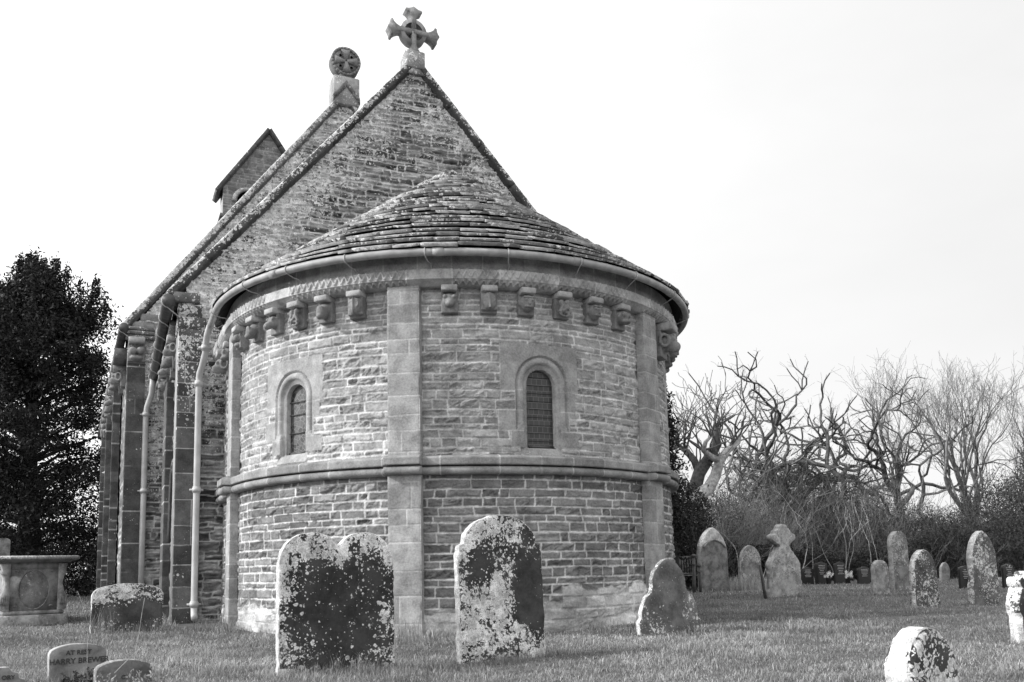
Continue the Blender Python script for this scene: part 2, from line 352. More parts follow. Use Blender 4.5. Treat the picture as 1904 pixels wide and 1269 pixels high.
# weather : paler, mortar-smeared footing
foot = sst(.40, .34, V+.22*fbm(U*1.6, V*1.6, 3, 50)+.12*fbm(U*8, V*8, 2, 51)-.12*(U > .1)*(U < 1.6)+.10*(U < -.6))
fs_h, fs_t = rockface(U, V, 15, mort=.008, rough=.02, tone=(.36, .66), mtone=.5, v0=-.2, v1=1, hmin=.12, hmax=.19, wmin=.2, wmax=.4)
fs_t = fs_t*(1+.45*sst(.5, 1.0, U)*sst(2.2, 1.5, U)); T = T*(1-foot)+fs_t*foot; H = np.where(foot > .5, fs_h+.006, H)
Lw = .05*sst(2.35, 2.08, V)*(V > 2.05)+.5*sst(2.18, 2.07, V)*(V > 2.05)+.12*foot
cls = np.zeros(U.shape, int)
for wi, (ang, a, spr, sill) in enumerate(WINS):
    du = U-R*R_(ang); d = np.where(V > spr, np.hypot(du, V-spr)-a, np.abs(du)-a)
    d = np.where(V < sill, np.maximum(sill-V, d), d)
    hole = (d < 0) & (V > sill)
    slab = (np.abs(du+.02) < .53) & (V > spr-.09) & (V < spr+.50)
    rows = [(sill-.14, sill-.0, .30, .26), (sill, sill+.2, .42, .50), (sill+.2, sill+.45, .58, .37), (sill+.45, spr-.09, .36, .47)]
    A = slab.copy(); jd = np.where(slab, np.minimum(np.minimum(.53-np.abs(du+.02), spr+.50-V), V-(spr-.09)), 0)
    for (za, zb, wl_, wr_) in rows:
        k = (V > za) & (V <= zb) & (du > -wl_) & (du < wr_); A |= k
        jd = np.where(k, np.minimum(np.minimum(du+wl_, wr_-du), np.minimum(V-za, zb-V)), jd)
    hh = .004+.003*fbm(U*8, V*8, 3, 60+wi); tt = (.33+.03*(wi == 0))*(1+.35*fbm(U*4+wi, V*4, 4, 63+wi))
    for (za, zb, wl_, wr_), f_ in zip(rows, (1.08, .95, 1.05, .92)): tt = np.where((V > za) & (V <= zb), tt*f_, tt)
    mo = d < .165
    okm = (V > sill+.22) & mo & (V > sill)
    roll = -.028+.034*np.sqrt(np.clip(1-((d-.103)/.042)**2, 0, 1))
    hm = np.where(d > .147, -.028, np.where(d > .06, roll, -.028-.035*(1-np.clip(d/.06, 0, 1))))
    base_z = (V > sill+.18) & (V <= sill+.26) & (d > .055) & (d < .155)
    hm = np.where(base_z, .0, hm)
    hh = np.where(okm, hm, np.where((d < .06) & (V > sill), -.028-.035*(1-np.clip(d/.06, 0, 1)), hh))
    st = (V <= sill) & (V > sill-.12) & (np.abs(du) < a+.12)
    hh = np.where(st, .02-.6*np.clip(V-(sill-.12), 0, 1)*.9, hh); tt = np.where(st, .34, tt)
    jm = sst(.001, .007, np.where((d < .06), 1., jd)); tt = tt*jm+.5*(1-jm); hh = hh-.003*(1-jm)
    H = np.where(A, hh, H); T = np.where(A, tt, T); cls = np.where(A, wi+1, cls); cls = np.where(hole, -1, cls)
    Lw = np.where(A & (V > 2.3), 0, Lw)
P = pp(U, 0, V); Nn = np.stack([path(U)[2], path(U)[3], 0*U], -1); P = P+Nn*H[..., None]
fc = np.minimum(np.minimum(cls[:-1, :-1], cls[1:, :-1]), np.minimum(cls[1:, 1:], cls[:-1, 1:]))
link('apse_wall', grid_mesh('apse_wall', P, T, Lw, fc == 0), M_wall, church, True)
glass_m, n_, l_, b_ = nm('leaded_glass')
tcn = n_.new('ShaderNodeTexCoord'); br = n_.new('ShaderNodeTexBrick'); mpn = n_.new('ShaderNodeMapping'); l_.new(tcn.outputs['UV'], mpn.inputs[0]); l_.new(mpn.outputs[0], br.inputs[0])
br.inputs['Color1'].default_value = (.03,)*3+(1,); br.inputs['Color2'].default_value = (.055,)*3+(1,); br.inputs['Mortar'].default_value = (.13,)*3+(1,)
br.inputs['Scale'].default_value = 1; br.inputs['Brick Width'].default_value = .07; br.inputs['Row Height'].default_value = .075; br.inputs['Mortar Size'].default_value = .0035; br.offset = .3
l_.new(br.outputs[0], b_.inputs['Base Color']); b_.inputs['Roughness'].default_value = .35
stain_m, n_, l_, b_ = nm('stained_glass')
tcn = n_.new('ShaderNodeTexCoord'); vo = n_.new('ShaderNodeTexVoronoi'); vo.feature = 'DISTANCE_TO_EDGE'; vo.inputs['Scale'].default_value = 17; vo2 = n_.new('ShaderNodeTexVoronoi'); vo2.inputs['Scale'].default_value = 17
for q in (vo, vo2): l_.new(tcn.outputs['UV'], q.inputs['Vector'])
cell = mapr(n_, l_, vo2.outputs['Color'], .1, .9, .008, .07); l_.new(mixf(n_, l_, mapr(n_, l_, vo.outputs['Distance'], .02, .06, 1., 0.), cell, .16), b_.inputs['Base Color']); b_.inputs['Roughness'].default_value = .4
M_glint = plain_mat('jamb_glint', .42, .9, .1, 20)  # pale grey standing in for light on the jamb; unused
for wi, (ang, a, spr, sill) in enumerate(WINS):
    w = link('window', grid_mesh('window', P, T, Lw, fc == wi+1), M_wall, church, True)
    uw = R*R_(ang); aa = a+.004
    out = [(-aa, sill)]+[(aa*math.cos(t), spr+aa*math.sin(t)) for t in np.linspace(math.pi, 0, 17)]+[(aa, sill)]
    out = np.array(out); x0, y0, nx, ny = path(uw); tx, ty = -ny, nx
    def wp(du, z, o): return np.stack([x0+tx*du+nx*o, y0+ty*du+ny*o, z], -1)
    n = len(out); rv = np.concatenate([wp(out[:, 0], out[:, 1], -.055), wp(out[:, 0], out[:, 1], -.17)])
    q = [(i, i+1, n+i+1, n+i) for i in range(n-1)]+[(n-1, 0, n, 2*n-1)]
    mb = MB(); mb.add(rv, q, tone=.42); mb.build('reveal', M_carved, w)
    gv = wp(out[:, 0], out[:, 1], -.125); me = bpy.data.meshes.new('glass'); me.from_pydata(gv.tolist(), [], [list(range(n))])
    uv = me.uv_layers.new(name='UVMap')
    for li, lp in enumerate(me.loops): uv.data[li].uv = (float(out[lp.vertex_index][0]), float(out[lp.vertex_index][1]))
    link('glass', me, stain_m if wi == 0 else glass_m, w)
    if wi == 0:
        for z in (sill+.28, sill+.52, spr-.04): mb = MB(); mb.tube(wp(np.array([-a, a]), np.array([z, z]), -.108), .007, 5); mb.build('saddle_bar', M_iron, w)
    else:
        for z in np.arange(sill+.09, spr+.1, .1):
            mb = MB(); mb.tube(wp(np.array([-a*.99, a*.99]), np.array([z, z]), -.112), .0035, 4); mb.build('saddle_bar', M_iron, w)
    mb = MB(); mb.box((-a, -.012, 0), (a, .012, .03), tf=Matrix(((tx, nx, 0, x0-nx*.108), (ty, ny, 0, y0-ny*.108), (0, 0, 1, sill+.001), (0, 0, 0, 1))))
    mb.build('bottom_bar', M_iron, w)
# pilasters
def prism_wall(name, org, t, nrm, wid, dep, z0, z1, seed, mat=M_wall, res=.0115, tone=(.27, .37), hmin=.17, hmax=.33, lich=0., parent=church, sides=(1, 1), mtone=.5, split=.35, lfun=None):
    """three ashlar faces of a flat buttress; org at its middle on the wall line, t along the wall, nrm outward"""
    org = np.array(org, float); t = np.array(t, float); nrm = np.array(nrm, float)
    dl, dr = dep*sides[0], dep*sides[1]
    per = np.unique(np.concatenate([np.arange(0, dl+wid+dr, res), [dl, dl+wid, dl+wid+dr]])); zz = np.arange(z0, z1, res); zz = np.append(zz, z1)
    Uu, Vv = np.meshgrid(per, zz, indexing='ij')
    rng = np.random.RandomState(seed); E = [z0]
    while E[-1] < z1: E.append(E[-1]+rng.uniform(hmin, hmax))
    E = np.array(E); wv = Vv+.004*fbm(Uu*5, Vv*5, 2, seed)*2
    row = np.clip(np.searchsorted(E, wv)-1, 0, len(E)-2); dv = np.minimum(wv-E[row], E[row+1]-wv)
    sp = h2(row, row*0, seed+1); spx = dl+wid*(.25+.5*h2(row, row*0+1, seed+2)); has = sp < split
    d = np.where(has, np.minimum(dv, np.abs(Uu-spx)), dv); idn = row*2+(has & (Uu > spx))
    b = h2(idn, idn*0, seed+3); e = sst(.003, .0075, d)
    tt = (tone[0]+(tone[1]-tone[0])*b)*(1+.35*fbm(Uu*4+b*9, Vv*4, 4, seed+5)); mt = mtone*(1+.2*fbm(Uu*20, Vv*20, 2, seed))
    hh = (.002+.005*(h2(idn, idn*0+3, seed+4)-.3)+.004*fbm(Uu*9, Vv*9, 3, seed+6))*e-.004*(1-e)
    cd = np.minimum(np.abs(Uu-dl), np.abs(Uu-dl-wid)); erode = .006*sst(.02, 0, cd)*(1+3*np.clip(fbm(Vv*6, Uu*0, 3, seed+7), 0, 1))
    s_ = np.clip(Uu-dl, 0, wid)-wid/2; o_ = np.minimum(np.where(Uu < dl, Uu if dl else dep, dep), np.where(Uu > dl+wid, dep-(Uu-dl-wid), dep))
    Np = np.where((Uu < dl)[..., None], -t, np.where((Uu > dl+wid)[..., None], t, nrm))
    Np = np.where((np.abs(Uu-dl) < 1e-6)[..., None], (nrm-t*(dl > 0))*.7, Np); Np = np.where((np.abs(Uu-dl-wid) < 1e-6)[..., None], (nrm+t*(dr > 0))*.7, Np)
    Pp = org+s_[..., None]*t+o_[..., None]*nrm+np.array([0, 0, 1.])*Vv[..., None]+Np*(hh-erode)[..., None]
    L = lfun(Uu, Vv) if lfun else lich
    me = grid_mesh(name, Pp, tt*e+mt*(1-e), L)
    return link(name, me, mat, parent, False)
for i, t in enumerate(PIL):
    x, y, nx, ny = path(R*R_(t))
    prism_wall('pilaster', (x, y, 0), (-ny, nx, 0), (nx, ny, 0), PW, PD, -.1, 4.16, 30+i, lfun=lambda a, b: .18*sst(.3, .05, b)+.25*sst(2.2, 2.06, b)*(b > 2.05))
# swept courses
def sweep(name, us, prof, tone_f, lich_f, mat, step=PD, parent=church, hf=None, pres=.012):
    pr = [np.array(prof[0], float)]
    for a, b in zip(prof[:-1], prof[1:]):
        a = np.array(a, float); b = np.array(b, float); k = max(1, int(np.linalg.norm(b-a)/pres))
        for q in range(1, k+1): pr.append(a+(b-a)*q/k)
    pr = np.array(pr); sl_ = np.concatenate([[0], np.cumsum(np.linalg.norm(np.diff(pr, axis=0), axis=1))])
    us = np.sort(us); st = pil_step(us)*step if step else us*0
    # duplicate samples where the course breaks forward round a pilaster
    U1 = [us[0]]; S1 = [st[0]]
    for k in range(1, len(us)):
        if st[k] != st[k-1]: U1.append(us[k] if st[k] > st[k-1] else us[k-1]); S1.append(min(st[k], st[k-1])) if st[k] > st[k-1] else (S1.append(min(st[k], st[k-1])))
        U1.append(us[k]); S1.append(st[k])
    U1 = np.array(U1); S1 = np.array(S1)
    Uu, J = np.meshgrid(U1, np.arange(len(pr)), indexing='ij'); Ss = S1[:, None]+0*Uu
    O = pr[J, 0]+Ss; Z = pr[J, 1]+0*O; S = sl_[J]
    tn = np.gradient(pr, axis=0); nn = np.stack([-tn[:, 1], tn[:, 0]], -1); nn /= np.linalg.norm(nn, axis=1)[:, None]+1e-9
    if hf is not None:
        hh = hf(Uu, S); O = O+nn[J, 0]*hh*-1; Z = Z+nn[J, 1]*hh*-1
    me = grid_mesh(name, pp(Uu, O, Z), tone_f(Uu, S), lich_f(Uu, S))
    return link(name, me, mat, parent, False)
usw = np.concatenate([np.arange(-(HALF+LS), 2.8, .0125), np.arange(2.8, HALF+LS, .05)])
rollp = [(.068+.052*math.sin(t), 1.905+.05*math.cos(t)) for t in np.linspace(.35, 2.8, 9)]
def joint(u_, s, wmin, wmax, seed, lo, hi, mt=.5, mw=.006):
    a, b, c, d, lu, lv = coursed(u_, s*0+.5, seed, v0=0, v1=1, hmin=1, hmax=1.01, wmin=wmin, wmax=wmax, warp=0)
    d = np.where(d > .2, .2, d)
    e = sst(mw*.5, mw*1.4, d); return (lo+(hi-lo)*b)*(1+.4*fbm(u_*6, s*6, 3, seed))*e+mt*(1-e), a, e
sweep('string_course', usw, [(0., 2.10), (.10, 2.075), (.13, 2.055), (.13, 1.972), (.122, 1.966), (.0, 1.962), (.0, 1.952)]+rollp+[(.03, 1.857), (-.01, 1.857)],
      lambda a, s: joint(a, s, .38, .7, 80, .2, .31)[0], lambda a, s: .5*sst(.13, .05, s)*np.clip(.7+1.2*fbm(a*1.5, s*0, 3, 8), 0, 1), M_wall, hf=lambda a, s: .005*fbm(a*5, s*9, 3, 4)-.004*(1-joint(a, s, .38, .7, 80, .2, .3)[2]))
def zig(a, s):
    j = joint(a, s, .42, .62, 81, .27, .38); out = .006*(j[1]-.5)*1.6-.006*(1-j[2])
    for s0, s1, pit in ((.20, .30, .09), (.325, .41, .08)):
        k = (s > s0) & (s < s1); y_ = (s-s0)/(s1-s0); tri = np.abs(((a/pit) % 1)*2-1); dd = np.abs(y_-tri)
        out = np.where(k & (j[1] > .12), out-.02*sst(.34, .08, dd), out)
    out = np.where(np.abs(s-.312) < .004, out-.004, out)
    return out+.004*fbm(a*7, s*7, 3, 12)
uz = np.concatenate([np.arange(-(HALF+LS), 2.8, .009), np.arange(2.8, HALF+LS, .05)])
sweep('corbel_table', uz, [(0., 4.345), (.19, 4.335), (.196, 4.325), (.196, 4.215), (.10, 4.148), (-.01, 4.146)],
      lambda a, s: joint(a, s, .42, .62, 81, .36, .48, .6)[0], lambda a, s: .22*sst(.22, .12, s)+.04, M_carved, step=0, hf=zig, pres=.009)
sweep('eaves_frieze', usw, [(0., 4.57), (.135, 4.56), (.135, 4.31), (0, 4.305)], lambda a, s: joint(a, s, .34, .46, 82, .27, .36, .5)[0], lambda a, s: 0*a, M_wall, step=0)
# conical tiled roof
mb = MB(); rng = np.random.RandomState(5)
apex = 7.19; slope = (7.19-4.53)/3.62; Ls = math.hypot(3.62, 2.66); ca, sa = 3.62/Ls, 2.66/Ls
s = Ls+.03; row = 0; fr = []
while s > .36:
    f = s/Ls; ex = .115+.13*f; fr.append((s, ex)); s -= ex*rng.uniform(.9, 1.1)
for s, ex in fr[::-1]:
    th = -R_(118)+rng.uniform(0, .1)
    while th < R_(118):
        w = rng.uniform(.2, .62)*(.45+.55*s/Ls); dth = w/max(s*ca, .15); s0 = s+rng.uniform(-.018, .018); th1 = th+dth-.006/max(s*ca, .2)
        thk = rng.uniform(.022, .042); w *= rng.choice([.8, 1.3]); dth = w/max(s*ca, .15); th1 = th+dth-.006/max(s*ca, .2); n = max(2, int(w/.07)); up = s0-ex-.09; lift = rng.uniform(.0, .012); tl = rng.uniform(-.008, .008)
        V_ = []
        a_ = np.linspace(th, th1, n+1)
        lo = s0+rng.uniform(-.009, .009, n+1); lo[0] -= rng.uniform(0, .02); lo[-1] -= rng.uniform(0, .02)
        for k in range(n+1):
            for (ss, o) in ((lo[k], .046+lift+tl*(k/n-.5)), (lo[k]-.004, .046+thk+lift+tl*(k/n-.5)+rng.uniform(-.003, .003)), (up, thk*.4)):
                r_ = ss*ca+o*sa; z_ = apex-ss*sa+o*ca
                V_.append((r_*math.sin(a_[k]), -r_*math.cos(a_[k]), z_))
        q = []
        for k in range(n):
            a0 = 3*k; q += [(a0, a0+3, a0+4, a0+1), (a0+1, a0+4, a0+5, a0+2)]
        q_t = [(0, 1, 2), (3*n, 3*n+2, 3*n+1)]
        mb.add(V_, q, q_t, tone=rng.uniform(.06, .36), lich=np.tile([rng.uniform(.2, .6), rng.uniform(.3, .75), rng.uniform(.3, .7)], n+1))
        th = th+dth
k = 40; th = np.linspace(-R_(119), R_(119), k); cv = np.concatenate([np.stack([Ls*ca*.985*np.sin(th), -Ls*ca*.985*np.cos(th), 0*th+apex-Ls*sa*.985-.02], -1), [[0, 0, apex-.03]]])
mb.add(cv, [], [(i, i+1, k) for i in range(k-1)], tone=.05)
roof = mb.build('apse_roof', M_tile, church)
# back of the cone where it dies into the gable
mb = MB()
mb.add([(-2.9, 0, 4.9), (2.9, 0, 4.9), (2.9, 1.78, 4.6), (-2.9, 1.78, 4.6), (0, 0, 6.98), (0, 1.78, 6.98)], [(0, 3, 5, 4), (1, 4, 5, 2)], [], tone=.12, lich=.3)
mb.build('roof_saddle', M_tile, roof)
mb = MB()
mb.add([(-.24, -.30, 6.97), (.26, -.28, 6.96), (.3, .3, 6.96), (-.28, .3, 6.96), (.02, .02, 7.26)], [], [(0, 1, 4), (1, 2, 4), (2, 3, 4), (3, 0, 4)], tone=.28, lich=.2)
mb.build('roof_capstone', M_carved, roof)
# corbels : carved heads
def corbel_mesh(items, name):
    bm = bmesh.new()
    for it in items:
        k, c, sc = it[:3]; rot = it[3] if len(it) > 3 else (0, 0, 0)
        mtx = Matrix.Translation(c) @ Matrix.Rotation(rot[2], 4, 'Z') @ Matrix.Rotation(rot[1], 4, 'Y') @ Matrix.Rotation(rot[0], 4, 'X') @ Matrix.Diagonal((sc[0], sc[1], sc[2], 1))
        if k == 's': bmesh.ops.create_icosphere(bm, subdivisions=3, radius=1, matrix=mtx)
        elif k == 'b': bmesh.ops.create_cube(bm, size=2, matrix=mtx)
        elif k == 'r':
            for a in np.linspace(0, 2*math.pi, 14, endpoint=False):
                bmesh.ops.create_icosphere(bm, subdivisions=1, radius=1, matrix=Matrix.Translation(c) @ Matrix.Rotation(rot[2], 4, 'Z') @ Matrix.Rotation(rot[1], 4, 'Y') @ Matrix.Translation((sc[0]*math.cos(a), 0, sc[1]*math.sin(a))) @ Matrix.Diagonal((sc[2], sc[2], sc[2], 1)))
    me = bpy.data.meshes.new(name); bm.to_mesh(me); bm.free()
    o = bpy.data.objects.new(name, me); COL.objects.link(o)
    md = o.modifiers.new('r', 'REMESH'); md.mode = 'VOXEL'; md.voxel_size = .0075
    m2 = o.modifiers.new('s', 'SMOOTH'); m2.factor = .5; m2.iterations = 2
    dg = bpy.context.evaluated_depsgraph_get(); me2 = bpy.data.meshes.new_from_object(o.evaluated_get(dg)); bpy.data.objects.remove(o)
    me2.name = name; fill_attr(me2, .22, .1); me2.polygons.foreach_set('use_smooth', [True]*len(me2.polygons))
    return me2
BK = ('b', (0, .01, -.17), (.092, .055, .115))
VAR = [
    [BK, ('s', (0, .08, -.16), (.085, .09, .095)), ('b', (0, .175, -.165), (.013, .02, .03)), ('s', (-.036, .155, -.14), (.022, .02, .016)), ('s', (.036, .155, -.14), (.022, .02, .016)), ('b', (0, .155, -.215), (.045, .016, .008)), ('s', (-.088, .07, -.16), (.014, .03, .035)), ('s', (.088, .07, -.16), (.014, .03, .035)), ('b', (0, .16, -.112), (.06, .018, .008))],
    [BK, ('s', (0, .07, -.15), (.08, .08, .075)), ('s', (0, .15, -.2), (.046, .075, .045), (-.5, 0, 0)), ('s', (-.05, .13, -.125), (.024,)*3), ('s', (.05, .13, -.125), (.024,)*3), ('s', (-.075, .07, -.085), (.02, .03, .04)), ('s', (.075, .07, -.085), (.02, .03, .04)), ('b', (0, .2, -.225), (.035, .01, .006))],
    [BK, ('b', (0, .05, -.16), (.09, .06, .1)), ('s', (0, .12, -.165), (.08, .045, .095)), ('b', (0, .165, -.165), (.006, .012, .085)), ('r', (-.04, .158, -.15), (.022, .03, .006)), ('r', (.04, .158, -.15), (.022, .03, .006))],
    [BK, ('b', (0, .04, -.2), (.09, .06, .07)), ('s', (-.042, .13, -.15), (.042,)*3), ('s', (.042, .14, -.16), (.044,)*3), ('s', (0, .09, -.23), (.075, .06, .035)), ('r', (0, .1, -.12), (.08, .035, .012))],
    [BK, ('s', (0, .09, -.16), (.06, .09, .08)), ('s', (0, .15, -.2), (.035, .06, .05)), ('r', (-.075, .09, -.15), (.04, .05, .017), (0, 0, .9)), ('r', (.075, .09, -.15), (.04, .05, .017), (0, 0, -.9)), ('s', (-.035, .16, -.14), (.016,)*3), ('s', (.035, .16, -.14), (.016,)*3)],
    [BK, ('s', (-.035, .12, -.115), (.032, .032, .034)), ('s', (.04, .12, -.12), (.03, .03, .034)), ('s', (0, .09, -.19), (.055, .05, .07)), ('b', (-.05, .13, -.19), (.014, .02, .05), (0, .5, 0)), ('b', (.05, .13, -.19), (.014, .02, .05), (0, -.5, 0)), ('r', (0, .13, -.25), (.06, .022, .014)), ('b', (0, .14, -.2), (.04, .014, .012), (0, .6, 0))],
    [BK, ('s', (0, .08, -.15), (.09, .1, .085)), ('s', (-.045, .16, -.13), (.032, .025, .032)), ('s', (.045, .16, -.13), (.032, .025, .032)), ('r', (-.045, .172, -.13), (.02, .02, .006)), ('r', (.045, .172, -.13), (.02, .02, .006)), ('s', (0, .14, -.21), (.075, .06, .03)), ('s', (0, .15, -.185), (.02, .035, .02))],
    [BK, ('s', (0, .07, -.14), (.085, .07, .07)), ('s', (0, .12, -.19), (.07, .07, .075), (.4, 0, 0)), ('s', (0, .16, -.24), (.045, .045, .035)), ('r', (0, .17, -.16), (.04, .04, .009)), ('r', (0, .18, -.16), (.018, .018, .007))],
]
CM = [corbel_mesh(v_, 'corbel') for v_ in VAR]
mb = MB(); mb.bevel_box((-.088, -.03, -.066), (.088, .165, -.003), .007, tone=.4, lich=.1)
abo = mb.build('corbel_block', M_carved, None); abm = abo.data; bpy.data.objects.remove(abo)
CORB = [(-97.5, 6), (-81.8, 3), (-72.5, 7), (-64.2, 1), (-56.6, 5), (-49., 7), (-41.3, 2), (-21.5, 1), (-13.4, 2), (-5.3, 0), (3.0, 5), (11.2, 0), (19.8, 6), (49., 1), (57, 0), (65, 3), (73, 4)]
def put_corbel(ang, var, z=4.15, sc=1., out=0., parent=church):
    x, y, nx, ny = path(R*R_(ang)); yaw = math.atan2(-nx, ny)
    c = bpy.data.objects.new('corbel', CM[var]); COL.objects.link(c); c.parent = parent
    if not CM[var].materials: CM[var].materials.append(M_carved)
    c.location = (x+nx*out, y+ny*out, z); c.rotation_euler = (0, 0, yaw); c.scale = (sc*1.1, sc*1.12, sc*1.14)
    b2 = bpy.data.objects.new('corbel_block', abm); COL.objects.link(b2); b2.parent = c
    return c
for a_, v_ in CORB: put_corbel(a_, v_)
put_corbel(40.5, 4, 4.15, 1.5); put_corbel(-104, 4, 4.12, 1.3)
# apse gutter with straps, and its downpipe
ug = np.linspace(-(HALF+.95), HALF+.6, 150); gp = pp(ug, .335, 4.495+0*ug)
mb = MB(); mb.tube(gp, .048, 12); gut = mb.build('apse_gutter', M_lead, church, True)
for t in (-91, -69, -55.2, -41.5, -25.9, -10.2, 4.9, 19.8, 36.4, 55, 75):
    uu = R*R_(t); mb = MB()
    pts = [pp(uu, .335+.054*math.cos(q), 4.495+.054*math.sin(q)) for q in np.linspace(1.7, -1.2, 8)]+[pp(uu+.02, .26, 4.41), pp(uu+.045, .2, 4.40), pp(uu+.05, .12, 4.36), pp(uu+.075, .085, 4.31)]
    mb.tube(np.array(pts), .007, 5); mb.build('gutter_strap', M_wire, gut)
for uu in (-3.4, -1.35, .25, 2.0):
    mb = MB(); mb.tube(pp(np.array([uu-.06, uu+.06]), .335, np.array([4.495, 4.495])), .053, 12); mb.build('gutter_joint', M_lead, gut, True)
def downpipe(pts, rad, collars, parent, mat=M_pipe, shoe=None):
    mb = MB(); mb.tube(pts, rad, 12); o = mb.build('downpipe', mat, parent, True)
    for (x, y, z) in collars:
        m2 = MB(); m2.tube([(x, y, z-.05), (x, y, z-.03), (x, y, z-.029), (x, y, z+.029), (x, y, z+.03), (x, y, z+.05)], [rad*1.18, rad*1.18, rad*1.35, rad*1.35, rad*1.18, rad*1.18], 12)
        m2.box((x-rad*2, y+.0, z-.014), (x+rad*2, y+rad*1.6, z+.014)); m2.build('pipe_collar', mat, o)
    return o
dp = np.array([(-3.64, .85, 4.49), (-3.66, 1.0, 4.40), (-3.67, 1.1, 4.28), (-3.67, 1.14, 4.14), (-3.70, 1.3, 3.97), (-3.725, 1.42, 3.88), (-3.73, 1.46, 3.75), (-3.73, 1.46, 3.0), (-3.73, 1.46, 1.0), (-3.73, 1.46, .25), (-3.73, 1.40, .13), (-3.73, 1.33, .09)])
downpipe(dp, .05, [(-3.73, 1.46, 3.72), (-3.73, 1.46, 2.05), (-3.73, 1.46, .30), (-3.67, 1.12, 4.22)], church)
# chancel gable
def gable(name, y0, xa, za, xl, zl, xr, zr, seed, parent, res=.015, cut=None, lbias=.0, hmin=.05, hmax=.16, tone=(.045, .42)):
    uu = np.arange(xl, xr+res, res); vv = np.arange(-.1, za+.02, res); Uu, Vv = np.meshgrid(uu, vv, indexing='ij')
    rot = .02*fbm(Uu*.7, Vv*.7, 2, seed)
    h, t = rubble(Uu, Vv+rot, seed, tone=tone, v0=-.2, v1=za+.3, hmin=hmin, hmax=hmax, wmin=.10, wmax=.55)
    t = t*(1+.5*fbm(Uu*1.3, Vv*1.3, 3, seed+2)); h = h*1.15
    top = np.where(Uu < xa, zl+(Uu-xl)/(xa-xl)*(za-zl), zr+(xr-Uu)/(xr-xa)*(za-zr))
    edge = sst(1.6, .1, top-Vv)
    L = np.clip(.29+lbias+.28*edge+.34*sst(-.8, -3.2, Uu)+.20*sst(.5, 2.6, Uu)*edge+.35*fbm(Uu*1.1, Vv*1.1, 3, seed+40), 0, .68)*sst(1., 4.2, Vv)
    P_ = np.stack([Uu, y0-h, Vv], -1); inside = (Vv < top)
    fm = inside[:-1, :-1] & inside[1:, :-1]
    if cut is not None:
        c_ = cut(Uu, Vv); fm &= ~c_[:-1, :-1]
    return link(name, grid_mesh(name, P_, t, L, fm), M_gable, parent, True)
GXL, GXR = -3.93, 4.05
gable('chancel_gable', GY0, -.03, 10.12, GXL, 5.44, GXR, 5.62, 101, church, cut=lambda a, b: (np.abs(a) < 3.1) & (b < 4.3))
def coping(name, pts, y0, y1, th, mat, parent, tone=.10, lich=.5, seg=.85, seed=1):
    """raking coping stones following pts [(x,z)...]; front overhang with a lower roll"""
    mb = MB(); rng = np.random.RandomState(seed)
    for (xa, za), (xb, zb) in zip(pts[:-1], pts[1:]):
        a = np.array([xa, za]); b = np.array([xb, zb]); L = np.linalg.norm(b-a); d = (b-a)/L; n = np.array([-d[1], d[0]])
        if n[1] < 0: n = -n
        k = 0.
        while k < L:
            e = min(L, k+seg*rng.uniform(.8, 1.2))
            if L-e < .2: e = L
            j = rng.uniform(-.0015, .0015); nseg = max(2, int((e-k)/.06))
            prof = [(y0+.13, -.07), (y0+.02, -.07), (y0-.005, -.055), (y0-.007, -.035), (y0-.05, -.022), (y0-.055, .0), (y0-.055, th*.5), (y0-.053, th-.012), (y0-.042, th), (y1, th), (y1, -.08)]
            V_ = []
            for s_ in np.linspace(k+.0008, e-.0008, nseg):
                for (yy, nn) in prof:
                    p_ = a+d*s_+n*(nn+j+rng.uniform(-.004, .004)*(nn > 0)); V_.append((p_[0], yy+rng.uniform(-.004, .004), p_[1]))
            m = len(prof); Q = [(r*m+i, r*m+(i+1) % m, r*m+m+(i+1) % m, r*m+m+i) for r in range(nseg-1) for i in range(m)]
            Tt = [(0, i+1, i) for i in range(1, m-1)]+[((nseg-1)*m, (nseg-1)*m+i, (nseg-1)*m+i+1) for i in range(1, m-1)]
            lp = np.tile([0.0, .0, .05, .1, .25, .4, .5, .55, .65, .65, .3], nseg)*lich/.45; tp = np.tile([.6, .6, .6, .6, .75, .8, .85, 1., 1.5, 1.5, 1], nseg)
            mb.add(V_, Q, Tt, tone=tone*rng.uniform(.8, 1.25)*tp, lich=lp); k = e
    return mb.build(name, mat, parent)
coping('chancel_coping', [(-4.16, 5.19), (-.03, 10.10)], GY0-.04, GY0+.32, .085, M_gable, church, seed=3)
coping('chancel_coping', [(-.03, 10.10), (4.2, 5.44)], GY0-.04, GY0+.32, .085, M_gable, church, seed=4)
mb = MB(); mb.add([(-.24, GY0-.075, 9.86), (.19, GY0-.075, 9.87), (-.025, GY0-.075, 10.13), (-.24, GY0, 9.86), (.19, GY0, 9.87), (-.025, GY0, 10.13)], [(0, 1, 4, 3), (1, 2, 5, 4), (2, 0, 3, 5)], [(0, 2, 1)], tone=.3, lich=.4); mb.build('apex_stone', M_gable, church)
# kneeler and clasping corner post
mb = MB(); mb.bevel_box((-4.05, GY0-.055, 4.63), (-3.62, GY0+.5, 4.86), .012, tone=.09, lich=.5); mb.bevel_box((-4.04, GY0-.045, 4.863), (-3.68, GY0+.5, 5.1), .012, tone=.09, lich=.5); mb.bevel_box((-4.13, GY0-.1, 5.09), (-3.72, GY0+.5, 5.25), .012, tone=.14, lich=.3); mb.build('kneeler', M_gable, church)
prism_wall('corner_post', (-3.845, GY0-.01, 0), (1, 0, 0), (0, -1, 0), .37, .10, -.1, 4.64, 120, mat=M_gable, tone=(.055, .14), parent=church, lfun=lambda a, b: .2+.34*sst(2.6, 4.4, b), hmin=.2, hmax=.42, split=.25)
mb = MB(); mb.box((-4.03, GY0-.009, -.1), (-3.7, 2.36, 4.64), tone=.3); mb.build('post_return', M_wall, church)  # side face toned paler than the dark front, sunlight put into the colour
